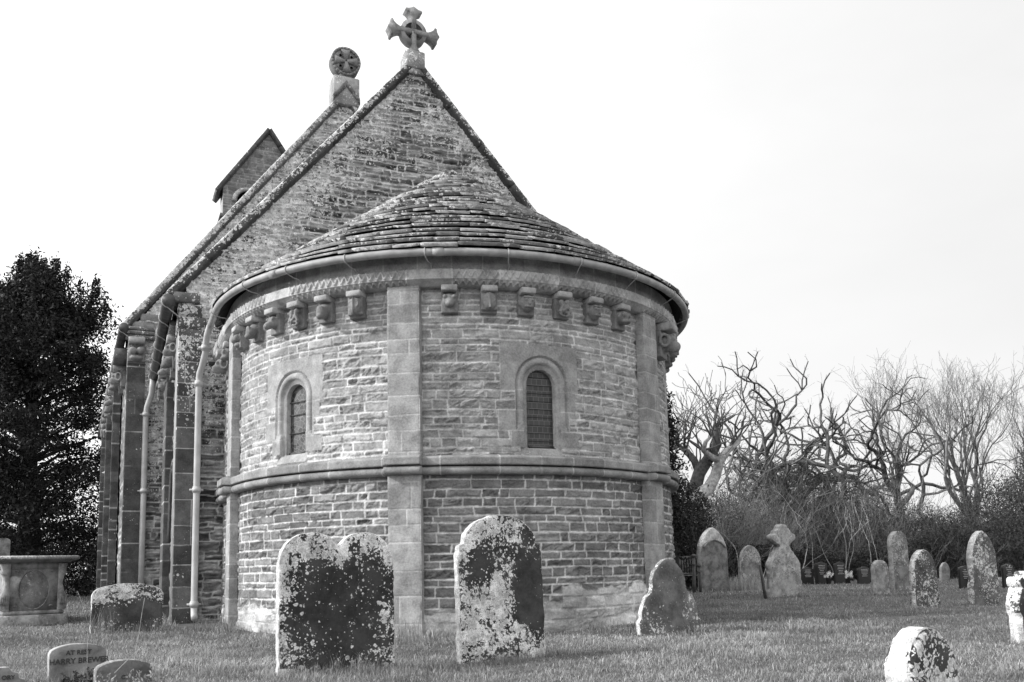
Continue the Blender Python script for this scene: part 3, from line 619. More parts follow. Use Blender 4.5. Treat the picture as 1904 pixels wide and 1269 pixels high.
# chancel side wall with flat buttress, window hood, corbel table, gutter
SPL = -.042
def nx_(y): return SPL*(y-7.46)
def side_wall(name, x0, ya, yb, za, zb, seed, res=.03, spl=0.):
    Uu, Vv = np.meshgrid(np.arange(ya, yb, res), np.arange(za, zb, res), indexing='ij'); h, t = rockface(Uu, Vv, seed, tone=(.07, .2), mtone=.5, v0=za-.1, v1=zb+.2, hmin=.07, hmax=.16, wmin=.2, wmax=.5)
    return link(name, grid_mesh(name, np.stack([x0-h+spl*(Uu-ya), Uu, Vv], -1)[::-1], t[::-1], .12+0*t), M_gable, church, True)
side_wall('chancel_wall', -3.92, GY0, 7.46, -.1, 5.0, 130)
side_wall('chancel_wall', 3.98, GY0, 7.46, -.1, 5.0, 131)
prism_wall('pilaster', (-3.93, 4.95, 0), (0, -1, 0), (-1, 0, 0), .9, .13, -.1, 4.35, 132, mat=M_gable, tone=(.06, .13), lich=.1, res=.02)
mb = MB(); mb.box((-4.14, GY0+.55, 4.78), (-3.9, 7.44, 4.95), tone=.2, lich=.3); mb.build('corbel_table', M_gable, church)
for i, y in enumerate((2.75, 3.55, 4.3, 5.75, 6.6)):
    c = put_corbel(-90, (4, 7, 1, 0, 5)[i], 4.78, 1.25); c.location = (-3.93, y, 4.78)
mb = MB()
for off, rr in ((0, .03), (.09, .022)):
    mb.tube([(-3.99+.01*(off > 0), 3.2-.62+off, 1.32), (-3.99, 3.2-.6+off, 1.7)]+[(-3.99, 3.2-(.58-off)*math.cos(t), 1.9+(.75-off)*math.sin(t)) for t in np.linspace(.1, math.pi-.1, 14)]+[(-3.99, 3.2+.6-off, 1.7), (-3.99, 3.2+.62-off, 1.32)], rr, 7, tone=.09)
hood = mb.build('window_hood', M_gable, church)
mb = MB(); mb.box((-3.945, 2.75, .8), (-3.93, 3.65, 2.3), tone=.04); mb.build('window_glass', glass_m, hood)
def gutter(y0, y1, x, z, r, parent, n, spl=0.):
    xx = lambda y: x+spl*(y-7.46)
    mb = MB(); mb.tube([(xx(y0), y0, z), (xx(y1), y1, z)], r, 12); g = mb.build('side_gutter', M_iron, parent, True)
    for y in np.linspace(y0+.1, y1-.1, n):
        m2 = MB(); m2.tube([(xx(y)+r*1.08*math.cos(q), y, z+r*1.08*math.sin(q)) for q in np.linspace(1.2, 4.6, 9)]+[(xx(y)+r+.05, y+.1, z-r-.1)], .009, 5); m2.build('gutter_strap', M_wire, g)
    return g
gutter(1.35, 7.25, -4.205, 5.0, .095, church, 7)
downpipe(np.array([(-4.22, 7.1, 4.98), (-4.23, 7.15, 4.75), (-4.24, 7.2, 4.62), (-4.32, 7.3, 4.35), (-4.335, 7.33, 4.2), (-4.335, 7.33, 2.), (-4.335, 7.33, -.05)]), .06, [(-4.335, 7.33, 4.2), (-4.335, 7.33, 2.55), (-4.335, 7.33, .55)], church)
# chancel roof slopes and nave
def roof_slab(name, pts, y0, y1):
    mb = MB()
    for (xa, za), (xb, zb) in zip(pts[:-1], pts[1:]):
        n = 26
        for k in range(n):
            f0, f1 = k/n, (k+1)/n
            if za < zb: f0, f1 = f1, f0
            pa = (xa+(xb-xa)*f0, za+(zb-za)*f0); pb = (xa+(xb-xa)*f1, za+(zb-za)*f1)
            mb.add([(pa[0], y0, pa[1]), (pa[0], y1, pa[1]), (pb[0]*1.0, y1, pb[1]+.05), (pb[0], y0, pb[1]+.05), (pb[0], y1, pb[1]), (pb[0], y0, pb[1])], [(0, 1, 2, 3), (3, 2, 4, 5)], tone=.12+.05*random.random(), lich=.3)
    return mb.build(name, M_tile, church)
roof_slab('chancel_roof', [(-4.1, 4.98), (-.03, 9.95), (4.15, 5.2)], GY0+.25, 7.5)
NY = 7.46
gable('nave_gable', NY, 0., 12.42, -4.72, 6.03, 4.72, 6.03, 150, church, res=.022, cut=lambda a, b: (np.abs(a) < 3.6) & (b < 5.2), lbias=.04)
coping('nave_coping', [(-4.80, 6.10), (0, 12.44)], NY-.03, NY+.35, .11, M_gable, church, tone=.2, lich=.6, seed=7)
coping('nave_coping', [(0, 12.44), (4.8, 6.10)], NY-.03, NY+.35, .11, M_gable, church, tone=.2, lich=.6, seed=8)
side_wall('nave_wall', -4.70, NY, 20.5, -.1, 6.1, 151, .05, SPL); side_wall('nave_wall', 4.70, NY, 20.5, -.1, 6.1, 152, .08)
roof_slab('nave_roof', [(-4.78, 5.95), (0, 12.32), (4.78, 5.95)], NY+.3, 20.2)
prism_wall('nave_corner_post', (-4.56, NY-.01, 0), (1, 0, 0), (0, -1, 0), .36, .1, -.1, 5.55, 153, mat=M_gable, tone=(.06, .12), lich=.1, res=.02, hmin=.25, hmax=.42, split=.1)
mb = MB(); mb.box((-4.742, NY-.1, -.1), (-4.6, NY+.7, 5.6), tone=.32); mb.build('post_return', M_wall, church)  # sunlit flank painted into the tone, against the darker front
c = put_corbel(0, 3, 5.85, 1.7); c.location = (-4.56, NY-.02, 5.86)
mb = MB()
for z, o in ((5.86, .17), (5.95, .19), (6.05, .15)): mb.bevel_box((-4.78, NY-o, z), (-4.2, NY+.1, z+.075), .012, tone=.16, lich=.4)
mb.bevel_box((-4.66, NY-.03, 6.12), (-4.2, NY+.1, 6.27), .012, tone=.3, lich=.1); mb.bevel_box((-4.5, NY-.03, 6.273), (-4.1, NY+.1, 6.46), .012, tone=.27, lich=.2); mb.build('kneeler', M_gable, church)
for i, y in enumerate((10.2, 14.6, 19.)):
    prism_wall('pilaster', (-4.72+nx_(y), y, 0), (0, -1, 0), (-1, 0, 0), .9, .17, -.1, 5.5, 160+i, mat=M_gable, tone=(.06, .13), lich=.1, res=.03)
mb = MB(); mb.box((-4.98, NY+.3, 5.5), (-4.69, 20.4, 5.72), tone=.14, lich=.2, tf=((1, SPL, 0, -SPL*NY), (0, 1, 0, 0), (0, 0, 1, 0), (0, 0, 0, 1))); mb.build('corbel_table', M_gable, church)
for i, y in enumerate((8.6, 9.4, 11.4, 12.3, 13.4, 15.8, 17)):
    c = put_corbel(-90, (4, 6, 1, 7, 0, 3, 2)[i], 5.5, 1.5); c.location = (-4.70+nx_(y), y, 5.5)
gutter(7.05, 19.6, -4.84, 6.02, .095, church, 8, SPL)
downpipe(np.array([(-5.28, 17.0, 5.95), (-5.3, 17.0, 5.6), (-5.22, 17.2, 5.3), (-5.16, 17.2, 5.1), (-5.16, 17.2, 0)]), .07, [(-5.16, 17.2, 4.0)], church)
# bellcote on the west gable
BY = 19.5; mb = MB()
uu = np.arange(-1.62, 1.621, .02); vv = np.arange(11.2, 17.4, .02); Uu, Vv = np.meshgrid(uu, vv, indexing='ij')
h, t = rockface(Uu, Vv, 170, mort=.012, rough=.02, tone=(.13, .24), mtone=.3, v0=11, v1=17.6, hmin=.1, hmax=.2, wmin=.2, wmax=.5, warp=.02)
top = 17.3-np.abs(Uu)*(17.3-14.95)/1.62; ins = Vv < top
for cx in (-.72, .72): ins &= ~((np.abs(Uu-cx) < .42) & (Vv > 13.0) & (Vv < 14.46+np.sqrt(np.clip(.42**2-(Uu-cx)**2, 0, 1))))
link('bellcote', grid_mesh('bellcote', np.stack([Uu, BY-h, Vv], -1), t, .16+0*t, ins[:-1, :-1]), M_gable, church)
bc = bpy.data.objects['bellcote']
mb = MB()
for sgn in (-1, 1): mb.box((sgn*1.62-.002, BY+.002, 11.2), (sgn*1.62+.002, BY+.9, 14.95), tone=.36)
mb.add([(-1.62, BY+.9, 11.2), (1.62, BY+.9, 11.2), (1.62, BY+.9, 14.95), (0, BY+.9, 17.3), (-1.62, BY+.9, 14.95)], [(0, 1, 2, 4)], [(2, 3, 4)], tone=.03)
mb.box((-1.72, BY-.08, 13.76), (1.72, BY+1., 13.9), tone=.09); mb.box((-1.76, BY-.1, 13.0), (1.76, BY+1., 13.1), tone=.2)
mb.build('bellcote_side', M_gable, bc)
mb = MB()
for cx in (-.72, .72):
    mb.tube([(cx+.52*math.cos(q), BY-.03, 14.46+.5*math.sin(q)) for q in np.linspace(0, math.pi, 15)], .08, 6, tone=.4, lich=.5)
mb.build('bell_arch', M_gable, bc)
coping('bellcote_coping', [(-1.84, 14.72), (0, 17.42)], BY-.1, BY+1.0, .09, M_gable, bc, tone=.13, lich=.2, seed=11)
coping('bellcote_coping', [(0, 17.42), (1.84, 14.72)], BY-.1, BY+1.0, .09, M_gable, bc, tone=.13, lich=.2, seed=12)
mb = MB(); mb.add([(-4.7, 20.4, 0), (4.7, 20.4, 0), (4.7, 20.4, 5.95), (0, 20.4, 12.3), (-4.7, 20.4, 5.95)], [(0, 1, 2, 4)], [(2, 3, 4)], tone=.2); mb.build('west_wall', M_gable, church)
# finials
def poly_slab(mb, pts, y0, y1, tone, lich=0., holes=()):
    pts = np.array(pts, float); n = len(pts)
    co = [Vector((p[0], p[1])) for p in pts]; ed = [(i, (i+1) % n) for i in range(n)]; base = n
    rims = [list(range(n))]
    for hl in holes:
        k = len(hl); co += [Vector((p[0], p[1])) for p in hl]; ed += [(base+i, base+(i+1) % k) for i in range(k)]; rims.append(list(range(base, base+k))); base += k
    vo_, _, fo, *_r = geometry.delaunay_2d_cdt(co, ed, [], 0 if holes else 1, 1e-6)
    vo_ = np.array([(p.x, p.y) for p in vo_])
    tri = []
    for f in fo:
        c = vo_[list(f)].mean(0)
        if inpoly(c, pts) and not any(inpoly(c, np.array(hl)) for hl in holes): tri.append(list(f))
    m = len(vo_); V_ = np.concatenate([np.stack([vo_[:, 0], 0*vo_[:, 0]+y0, vo_[:, 1]], -1), np.stack([vo_[:, 0], 0*vo_[:, 0]+y1, vo_[:, 1]], -1)])
    T_ = []; 
    for f in tri:
        for k in range(1, len(f)-1): T_.append((f[0], f[k], f[k+1])); T_.append((m+f[0], m+f[k+1], m+f[k]))
    Q = []
    for r_ in rims:
        for i in range(len(r_)): a, b = r_[i], r_[(i+1) % len(r_)]; Q.append((a, m+a, m+b, b))
    mb.add(V_, Q, T_, tone=tone, lich=lich)
def inpoly(c, P_):
    x, y = c; r_ = False; j = len(P_)-1
    for i in range(len(P_)):
        if (P_[i][1] > y) != (P_[j][1] > y) and x < (P_[j][0]-P_[i][0])*(y-P_[i][1])/(P_[j][1]-P_[i][1]+1e-12)+P_[i][0]: r_ = not r_
        j = i
    return r_
def circ(cx, cz, r, n=40, a0=0, a1=2*math.pi): return [(cx+r*math.cos(t), cz+r*math.sin(t)) for t in np.linspace(a0, a1, n, endpoint=(a1-a0 < 6.28))]
def ringcross(cx, cz, y):
    mb = MB(); d0, d1 = y-.095, y+.095
    poly_slab(mb, circ(cx, cz, .25), d0+.006, d1-.006, .3, .12, [circ(cx, cz, .178)])
    for k in range(4):
        a = k*math.pi/2
        arm = [(-.042, 0), (.042, 0), (.042, .27), (.07, .33), (.11, .38), (.165, .41), (.15, .445), (.095, .45), (.05, .47), (0, .50), (-.05, .47), (-.095, .45), (-.15, .445), (-.165, .41), (-.11, .38), (-.07, .33), (-.042, .27)]
        if k == 3: pass
        pts = [(cx+p[0]*math.cos(a)-p[1]*math.sin(a), cz+p[0]*math.sin(a)+p[1]*math.cos(a)) for p in arm]
        poly_slab(mb, pts, d0-.002*k, d1+.002*k, .28, .12)
    return mb.build('ring_cross', M_carved, church)
ringcross(-.06, 10.70, GY0+.02)
mb = MB(); mb.bevel_box((-.22, GY0-.11, 9.97), (.14, GY0+.3, 10.31), .02, tone=.3, lich=.4); mb.build('finial_base', M_gable, church)
mb = MB(); NYf = NY+.08
poly_slab(mb, circ(.03, 13.36, .37), NYf-.14, NYf+.14, .17, .2, [[(.03+q[0], 13.36+q[1]) for q in circ(sx*.14, sz*.14, .035, 10)] for sx in (-1, 1) for sz in (-1, 1)])
for k in range(4):
    a = k*math.pi/2+.06; pts = [(.03+p[0]*math.cos(a)-p[1]*math.sin(a), 13.36+p[0]*math.sin(a)+p[1]*math.cos(a)) for p in [(-.03, .02), (.03, .02), (.065, .15), (.12, .29), (-.12, .29), (-.065, .15)]]
    poly_slab(mb, pts, NYf-.175-.001*k, NYf-.1, .24, .15)
for k in range(24):
    a0 = k*2*math.pi/24; pts = [(.03+r*math.cos(a), 13.36+r*math.sin(a)) for r, a in ((.31, a0), (.37, a0), (.37, a0+.262), (.31, a0+.262))]
    poly_slab(mb, pts, NYf-.165, NYf-.1, .2, .2)
poly_slab(mb, [(-.18, 12.93), (.22, 12.93), (.13, 13.03), (.12, 13.12), (-.07, 13.12), (-.1, 13.03)], NYf-.13, NYf+.13, .2, .25)
mb.build('wheel_cross', M_carved, church)
mb = MB(); mb.bevel_box((-.29, NY-.12, 12.2), (.36, NY+.45, 12.93), .02, tone=.33, lich=.3); mb.build('finial_base', M_gable, church)
mb = MB(); mb.add([(-.30, NY-.14, 12.25), (.03, NY-.14, 12.66), (.37, NY-.14, 12.25), (.37, NY-.14, 12.4), (.03, NY-.14, 12.82), (-.30, NY-.14, 12.4)]+[(-.30, NY, 12.25), (.03, NY, 12.66), (.37, NY, 12.25), (.37, NY, 12.4), (.03, NY, 12.82), (-.30, NY, 12.4)], [(0, 1, 4, 5), (1, 2, 3, 4), (5, 4, 10, 11), (4, 3, 9, 10), (0, 6, 7, 1), (1, 7, 8, 2)], tone=.15, lich=.3); mb.build('finial_gablet', M_gable, church)
# ------------------------------------------------------------------ gravestones and tombs
def slab_mesh(outline, thick, res, seed, rough=.004, rnd=.012, lfun=None, tone=.1, tfun=None, back=True):
    """upright stone plate from an outline (x,z); front looks to -y"""
    o = np.array(outline, float); pts = []
    for a, b in zip(o, np.roll(o, -1, 0)):
        k = max(1, int(np.linalg.norm(b-a)/res)); pts += [a+(b-a)*i/k for i in range(k)]
    pts = np.array(pts); n = len(pts); rng = np.random.RandomState(seed)
    tx = np.roll(pts, -1, 0)-np.roll(pts, 1, 0); nn = np.stack([tx[:, 1], -tx[:, 0]], -1); nn /= np.linalg.norm(nn, axis=1)[:, None]+1e-9
    pts = pts+nn*(1.6*rough*fbm(pts[:, 0]*14, pts[:, 1]*14, 3, seed)*2)[:, None]
    x0, z0 = pts.min(0); x1, z1 = pts.max(0)
    gx, gz_ = np.meshgrid(np.arange(x0, x1, res), np.arange(z0, z1, res), indexing='ij'); g = np.stack([gx.ravel(), gz_.ravel()], -1)+rng.uniform(-.3, .3, (gx.size, 2))*res
    dm = np.array([np.min(np.hypot(*(pts-q).T)) for q in g]); ins = np.array([inpoly(q, pts) for q in g]); g = g[ins & (dm > res*.6)]
    co = [Vector(p) for p in pts]+[Vector(p) for p in g]; ed = [(i, (i+1) % n) for i in range(n)]
    vo_, _, fo, *_x = geometry.delaunay_2d_cdt(co, ed, [], 1, 1e-7); vo_ = np.array([(p.x, p.y) for p in vo_]); m = len(vo_)
    dm = np.array([np.min(np.hypot(*(pts-q).T)) for q in vo_])
    hgt = rough*2*fbm(vo_[:, 0]*9, vo_[:, 1]*9, 4, seed+1)-rnd*(1-np.sqrt(np.clip(1-(1-np.clip(dm/rnd, 0, 1))**2, 0, 1)))
    F = np.stack([vo_[:, 0], -thick/2-hgt, vo_[:, 1]], -1); B = np.stack([vo_[:, 0], thick/2+hgt, vo_[:, 1]], -1)
    T_ = []
    for f in fo:
        for k in range(1, len(f)-1): T_.append((f[0], f[k], f[k+1])); T_.append((m+f[0], m+f[k+1], m+f[k]))
    # rim with two middle loops
    ang = [(-.5+.0, 1)]
    rim = vo_[:n]; V_ = [F, B]; 
    r1 = np.stack([rim[:, 0]+nn[:, 0]*.004, 0*rim[:, 0]-thick/2+rnd, rim[:, 1]+nn[:, 1]*.004], -1); r2 = r1.copy(); r2[:, 1] = thick/2-rnd
    V_ += [r1, r2]; I = np.arange(n); J = np.roll(I, -1)
    Q = np.concatenate([np.stack([I, 2*m+I, 2*m+J, J], -1), np.stack([2*m+I, 2*m+n+I, 2*m+n+J, 2*m+J], -1), np.stack([2*m+n+I, m+I, m+J, 2*m+n+J], -1)])
    V_ = np.concatenate(V_); L = lfun(V_[:, 0], V_[:, 2], seed) if lfun else 0*V_[:, 0]
    tn = np.full(len(V_), tone)*(1+.35*fbm(V_[:, 0]*3, V_[:, 2]*3, 3, seed+3))
    if tfun is not None: tn = tfun(V_[:, 0], V_[:, 2], tn)
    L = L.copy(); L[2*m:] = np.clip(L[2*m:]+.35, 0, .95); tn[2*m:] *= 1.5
    return np_mesh('stone', V_, Q, T_, dict(tone=tn, lich=L))
def place(xl, xr, yt, yb, D=None, yaw=8., thick=.1, face=None):
    """stone seen between two columns of the photo, with its foot on the ground -> location, width, height"""
    xm = (xl+xr)/2
    if D is None:
        d = ray(xm, yb); D = -CAM[2]/d[2]
    loc = ground_at(xm, D); loc.z = float(gz(loc.x, loc.y)); k = FPX/D
    a = R_(yaw)+_yaw; w = ((xr-xl)/k-thick*abs(math.sin(a)))/math.cos(a)
    top = CAM+ray(xm, yt)*D
    return loc, w, float(top[2])-loc.z, yaw
def arc(cx, cz, r, a0, a1, n=14): return [(cx+r*math.cos(R_(t)), cz+r*math.sin(R_(t))) for t in np.linspace(a0, a1, n)]
def stone(outline_f, P4, label, group='gravestones in the churchyard', mat=None, thick=.1, lean=(0, 0), res=.02, seed=1, tone=.075, lfun=None, rough=.005, rnd=.012, tfun=None, name='gravestone', cat='gravestone'):
    loc, w, h, yaw = P4
    me = slab_mesh(outline_f(w, h), thick, res, seed, rough, rnd, lfun, tone, tfun)
    o = link(name, me, mat or M_grave, None, False); o.location = loc; o.rotation_euler = (R_(lean[0]), R_(lean[1]), R_(yaw))
    return tagp(o, label=label, cat=cat, group=group)
BZ = -.18
def two_hump(w, h):
    r = w*.27; c = w/2-r
    return [(-w/2, BZ), (w/2, BZ), (w/2, h-r*1.02)]+arc(c, h-r, r, 8, 140, 14)+[(0.0, h-r*.52)]+arc(-c, h-r, r, 40, 172, 14)+[(-w/2, h-r*1.02)]
def shoulder(w, h):
    r = w*.46; s = w/2
    return [(-s, BZ), (s, BZ), (s, h-w*.40), (s-.02, h-w*.31), (s*.86, h-w*.285)]+[(s*.86*math.cos(R_(t)), h-w*.285+w*.285*math.sin(R_(t))) for t in np.linspace(12, 168, 20)]+[(-s*.86, h-w*.285), (-s+.02, h-w*.31), (-s, h-w*.40)]
def bell(w, h):
    s = w/2; pr = [(1., 0), (1.02, .17), (.94, .22), (.93, .30), (.87, .40), (.76, .50), (.58, .57), (.55, .64), (.54, .74), (.45, .85), (.28, .94), (.1, 1.), (0, 1.01)]
    R1 = [(s*a, h*b) for a, b in pr]; return [(-s, BZ), (s, BZ)]+R1+[(-x, z) for x, z in R1[-2::-1]]
def segtop(w, h): 
    s = w/2; rise = w*.16
    return [(-s, BZ), (s, BZ), (s, h-rise)]+[(s*math.cos(R_(t)), h-rise+rise*math.sin(R_(t))) for t in np.linspace(20, 160, 16)]+[(-s, h-rise)]
def gothic(k=.75, sh=0.):
    def f(w, h):
        s = w/2; r = w*k; c = s-r; hz = math.sqrt(max(r*r-c*c, 1e-6)); am = math.degrees(math.acos((-c)/r)) if abs(c/r) < 1 else 90
        A = arc(c, h-hz, r, 0, math.degrees(math.atan2(hz, -c)), 14); pts = [(-s, BZ), (s, BZ)]
        if sh: pts += [(s+sh, BZ), (s+sh, .0+h*.28), (s, h*.34)]
        pts += A+[(-x, z) for x, z in A[-2::-1]]
        if sh: pts += [(-s, h*.34), (-s-sh, h*.28), (-s-sh, BZ)]; pts = pts[2:]
        return pts
    return f
def rounded(w, h): s = w/2; return [(-s, BZ), (s, BZ), (s, h-s)]+arc(0, h-s, s, 5, 175, 18)+[(-s, h-s)]
def peaked(w, h):
    s = w/2; return [(-s, BZ), (s, BZ), (s, h-w*.13), (s*.15, h), (-s*.6, h-w*.09), (-s, h-w*.13)]
def lich1(x, z, s):
    n = fbm(x*3.2+.5, z*3.2, 3, 301)
    return np.clip(.42+.30*sst(.72, 1.0, z)+.24*sst(-.3, -.5, x)+.18*sst(.25, .05, z)*sst(-.1, .4, x)+.12*sst(.2, .48, x)+.42*n-.12*np.exp(-((x+.1)**2+(z-.35)**2)/.08), .27, .70)
def lich2(x, z, s):
    n = fbm(x*3+4, z*3, 4, 305)
    return np.clip(.44+.2*sst(.7, 1.1, z)+.25*sst(-.2, -.42, x)+.22*np.exp(-(x-.03)**2/.02)+.26*sst(.35, .1, z)+.8*n-.75*np.exp(-((x-.31)**2/.03+(z-.5)**2/.05))-.45*np.exp(-((x+.24)**2/.02+(z-.78)**2/.015)), .1, .68)
def lich_edge(x, z, s):
    return np.clip(.05+.35*fbm(x*4, z*4, 3, s)+.2*sst(.4, .8, z)*0, 0, .5)
def lich_mid(a):
    return lambda x, z, s: np.clip(a+.6*fbm(x*3, z*3, 3, s)+.15*sst(.5, .9, z), 0, .8)
g1 = 'lichened headstones in front of the apse'
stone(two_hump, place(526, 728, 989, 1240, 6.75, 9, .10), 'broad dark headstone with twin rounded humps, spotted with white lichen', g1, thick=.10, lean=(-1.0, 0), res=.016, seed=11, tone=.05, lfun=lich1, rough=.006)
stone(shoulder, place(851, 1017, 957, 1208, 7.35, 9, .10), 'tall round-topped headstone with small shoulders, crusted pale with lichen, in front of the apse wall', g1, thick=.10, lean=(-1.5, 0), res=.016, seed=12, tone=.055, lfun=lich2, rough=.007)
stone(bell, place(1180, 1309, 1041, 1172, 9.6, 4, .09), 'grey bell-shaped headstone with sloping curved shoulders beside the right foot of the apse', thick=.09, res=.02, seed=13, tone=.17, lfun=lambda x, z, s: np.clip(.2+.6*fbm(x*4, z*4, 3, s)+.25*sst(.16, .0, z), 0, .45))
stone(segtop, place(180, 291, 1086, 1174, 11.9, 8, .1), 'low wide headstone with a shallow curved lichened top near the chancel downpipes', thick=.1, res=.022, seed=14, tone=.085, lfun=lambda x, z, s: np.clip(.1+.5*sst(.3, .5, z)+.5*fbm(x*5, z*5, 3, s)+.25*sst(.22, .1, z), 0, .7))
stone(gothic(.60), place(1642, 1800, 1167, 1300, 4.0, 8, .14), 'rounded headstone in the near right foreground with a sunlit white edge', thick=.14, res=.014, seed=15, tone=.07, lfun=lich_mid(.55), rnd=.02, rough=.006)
def roofed(w, h):
    s = w/2; pr = [(.82, BZ), (.82, h*.42), (1., h*.50), (1.02, h*.62), (.95, h*.66), (.62, h*.86)]+[(.62+.16*math.cos(R_(t)), h*.92+.05*math.sin(R_(t))) for t in (0, 45, 90, 135)]+[(.4, h*.93), (0, h*1.1)]
    R1 = [(s*a, b) for a, b in pr]; return R1+[(-x, z) for x, z in R1[-2::-1]]
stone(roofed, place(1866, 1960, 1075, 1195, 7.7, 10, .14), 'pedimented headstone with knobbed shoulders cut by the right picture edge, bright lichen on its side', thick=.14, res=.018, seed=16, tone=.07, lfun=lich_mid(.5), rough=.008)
gm = 'weathered headstones across the far grass'
def lanc(x, z, t): return np.where(z > 1.22+.28*(1-(x/.45)**2)*.6, t*2.6, t)
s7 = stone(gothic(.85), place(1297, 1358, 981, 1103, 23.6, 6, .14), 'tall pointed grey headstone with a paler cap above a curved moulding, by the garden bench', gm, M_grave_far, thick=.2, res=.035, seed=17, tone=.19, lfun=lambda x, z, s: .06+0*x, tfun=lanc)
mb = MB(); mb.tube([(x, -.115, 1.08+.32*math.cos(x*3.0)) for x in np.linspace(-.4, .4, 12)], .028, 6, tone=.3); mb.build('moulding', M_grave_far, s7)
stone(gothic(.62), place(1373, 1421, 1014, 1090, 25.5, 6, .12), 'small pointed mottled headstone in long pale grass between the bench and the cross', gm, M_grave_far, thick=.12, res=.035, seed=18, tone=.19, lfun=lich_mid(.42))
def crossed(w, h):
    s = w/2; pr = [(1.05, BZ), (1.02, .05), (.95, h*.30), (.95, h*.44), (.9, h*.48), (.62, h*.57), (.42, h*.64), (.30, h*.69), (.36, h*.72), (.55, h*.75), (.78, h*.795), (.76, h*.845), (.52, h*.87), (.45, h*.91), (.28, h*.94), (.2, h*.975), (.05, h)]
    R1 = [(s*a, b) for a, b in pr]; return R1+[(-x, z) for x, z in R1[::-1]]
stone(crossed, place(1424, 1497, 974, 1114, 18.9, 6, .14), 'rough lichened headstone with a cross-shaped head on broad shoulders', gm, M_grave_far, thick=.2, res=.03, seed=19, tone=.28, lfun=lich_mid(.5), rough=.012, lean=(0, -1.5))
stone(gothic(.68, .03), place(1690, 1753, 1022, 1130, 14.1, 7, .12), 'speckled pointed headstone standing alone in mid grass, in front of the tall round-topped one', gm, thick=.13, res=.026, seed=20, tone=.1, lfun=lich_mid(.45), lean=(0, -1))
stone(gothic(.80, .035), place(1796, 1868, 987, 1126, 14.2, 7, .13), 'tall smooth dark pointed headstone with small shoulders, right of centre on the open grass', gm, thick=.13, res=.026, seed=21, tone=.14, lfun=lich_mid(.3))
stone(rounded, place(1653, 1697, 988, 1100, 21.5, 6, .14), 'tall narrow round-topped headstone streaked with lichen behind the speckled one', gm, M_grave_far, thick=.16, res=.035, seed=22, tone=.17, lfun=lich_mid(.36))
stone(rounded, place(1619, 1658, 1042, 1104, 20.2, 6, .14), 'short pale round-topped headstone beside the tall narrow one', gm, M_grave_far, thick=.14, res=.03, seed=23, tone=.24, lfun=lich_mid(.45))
def inscr(o, w, h, thick, rows, seed, top=.82, wid=.62):
    rng = np.random.RandomState(seed); mb = MB(); z = h*top
    for r in range(rows):
        x = -w*wid/2*rng.uniform(.4, 1); e = -x
        while x < e:
            k = rng.uniform(.01, .02); mb.box((x, -thick/2-.012, z), (x+k, -thick/2-.004, z+h*.028)); x += k+rng.uniform(.005, .014)
        z -= h*.075
    return mb.build('inscription', M_engr, o)
DK = [(1487, 1516, 1055, 1087, 'low black polished headstone with faint lettering, leftmost of the dark row'), (1513, 1542, 1045, 1085, 'black polished headstone with white lines of lettering, second in the dark row'), (1549, 1576, 1045, 1087, 'black headstone densely lettered in white, left of the white flowers'), (1592, 1621, 1054, 1089, 'black headstone with short white lettering, right of the white flowers'), (1616, 1640, 1045, 1086, 'black headstone half hidden behind the short pale round one'), (1781, 1806, 1053, 1098, 'black headstone half hidden behind the tall smooth pointed one'), (1861, 1890, 1049, 1093, 'black headstone with a small emblem above its lettering, right of the tall pointed one')]
for i, (xl, xr, yt, yb, lab) in enumerate(DK):
    P4 = place(xl, xr, yt, yb, (30., 30.5, 30, 29, 31, 22, 22)[i], 4, .1)
    o = stone(peaked, P4, lab, 'modern black headstones by the far hedge', M_black, thick=.09, res=.06, seed=40+i, tone=.1, rough=0, rnd=.008)
    inscr(o, P4[1], P4[2], .09, 6, 50+i)
    if i == 6:
        mb = MB(); z = P4[2]*.86; mb.tube([(-.05, -.055, z+.06), (-.02, -.055, z+.01), (0, -.055, z-.03), (.02, -.055, z+.01), (.05, -.055, z+.06)], .01, 4); mb.build('emblem', M_engr, o)
P4 = place(1745, 1768, 1046, 1076, 31, 4, .1); stone(gothic(.7), P4, 'small grey headstone deep in the shade of the right hedge', gm, M_grave_far, thick=.12, res=.05, seed=60, tone=.2, lean=(0, 6))
P4 = place(-16, 11, 1001, 1100, 17.5, 5, .1); stone(segtop, P4, 'plain grey headstone behind the chest tomb at the left picture edge', gm, M_grave_far, thick=.12, res=.05, seed=61, tone=.2)
# small lettered kerb stones, lower left
def text_mesh(s, size, parent, loc, mat=M_dark, name='inscription', ext=.002):
    cu = bpy.data.curves.new(name, 'FONT'); cu.body = s; cu.size = size; cu.align_x = 'CENTER'; cu.extrude = ext; cu.offset = .0006
    o = bpy.data.objects.new(name, cu); COL.objects.link(o); dg = bpy.context.evaluated_depsgraph_get(); me = bpy.data.meshes.new_from_object(o.evaluated_get(dg)); bpy.data.objects.remove(o)
    t = link(name, me, mat, parent); t.location = loc; t.rotation_euler = (math.pi/2, 0, 0); return t
gk = 'small lettered granite memorials'
P4 = place(93, 190, 1199, 1275, 6.05, 10, .13)
o = stone(segtop, P4, 'small granite memorial with a dark AT REST inscription and a pale top edge', gk, thick=.13, res=.016, seed=70, tone=.2, lfun=lambda x, z, s: 0*x, rough=.002, tfun=lambda x, z, t: t*1.0); h, w = P4[2], P4[1]
text_mesh('AT REST', w*.125, o, (0.0, -.068, h*.76)); text_mesh('HARRY BREWER', w*.148, o, (0.005, -.068, h*.545))
P4 = place(178, 277, 1229, 1300, 5.5, 10, .13)
o = stone(segtop, P4, 'small granite memorial half hidden by sprigs, right of the AT REST one', gk, thick=.13, res=.016, seed=71, tone=.15, lfun=lambda x, z, s: 0*x, rough=.002); text_mesh('OF', P4[1]*.11, o, (0, -.068, P4[2]*.52))
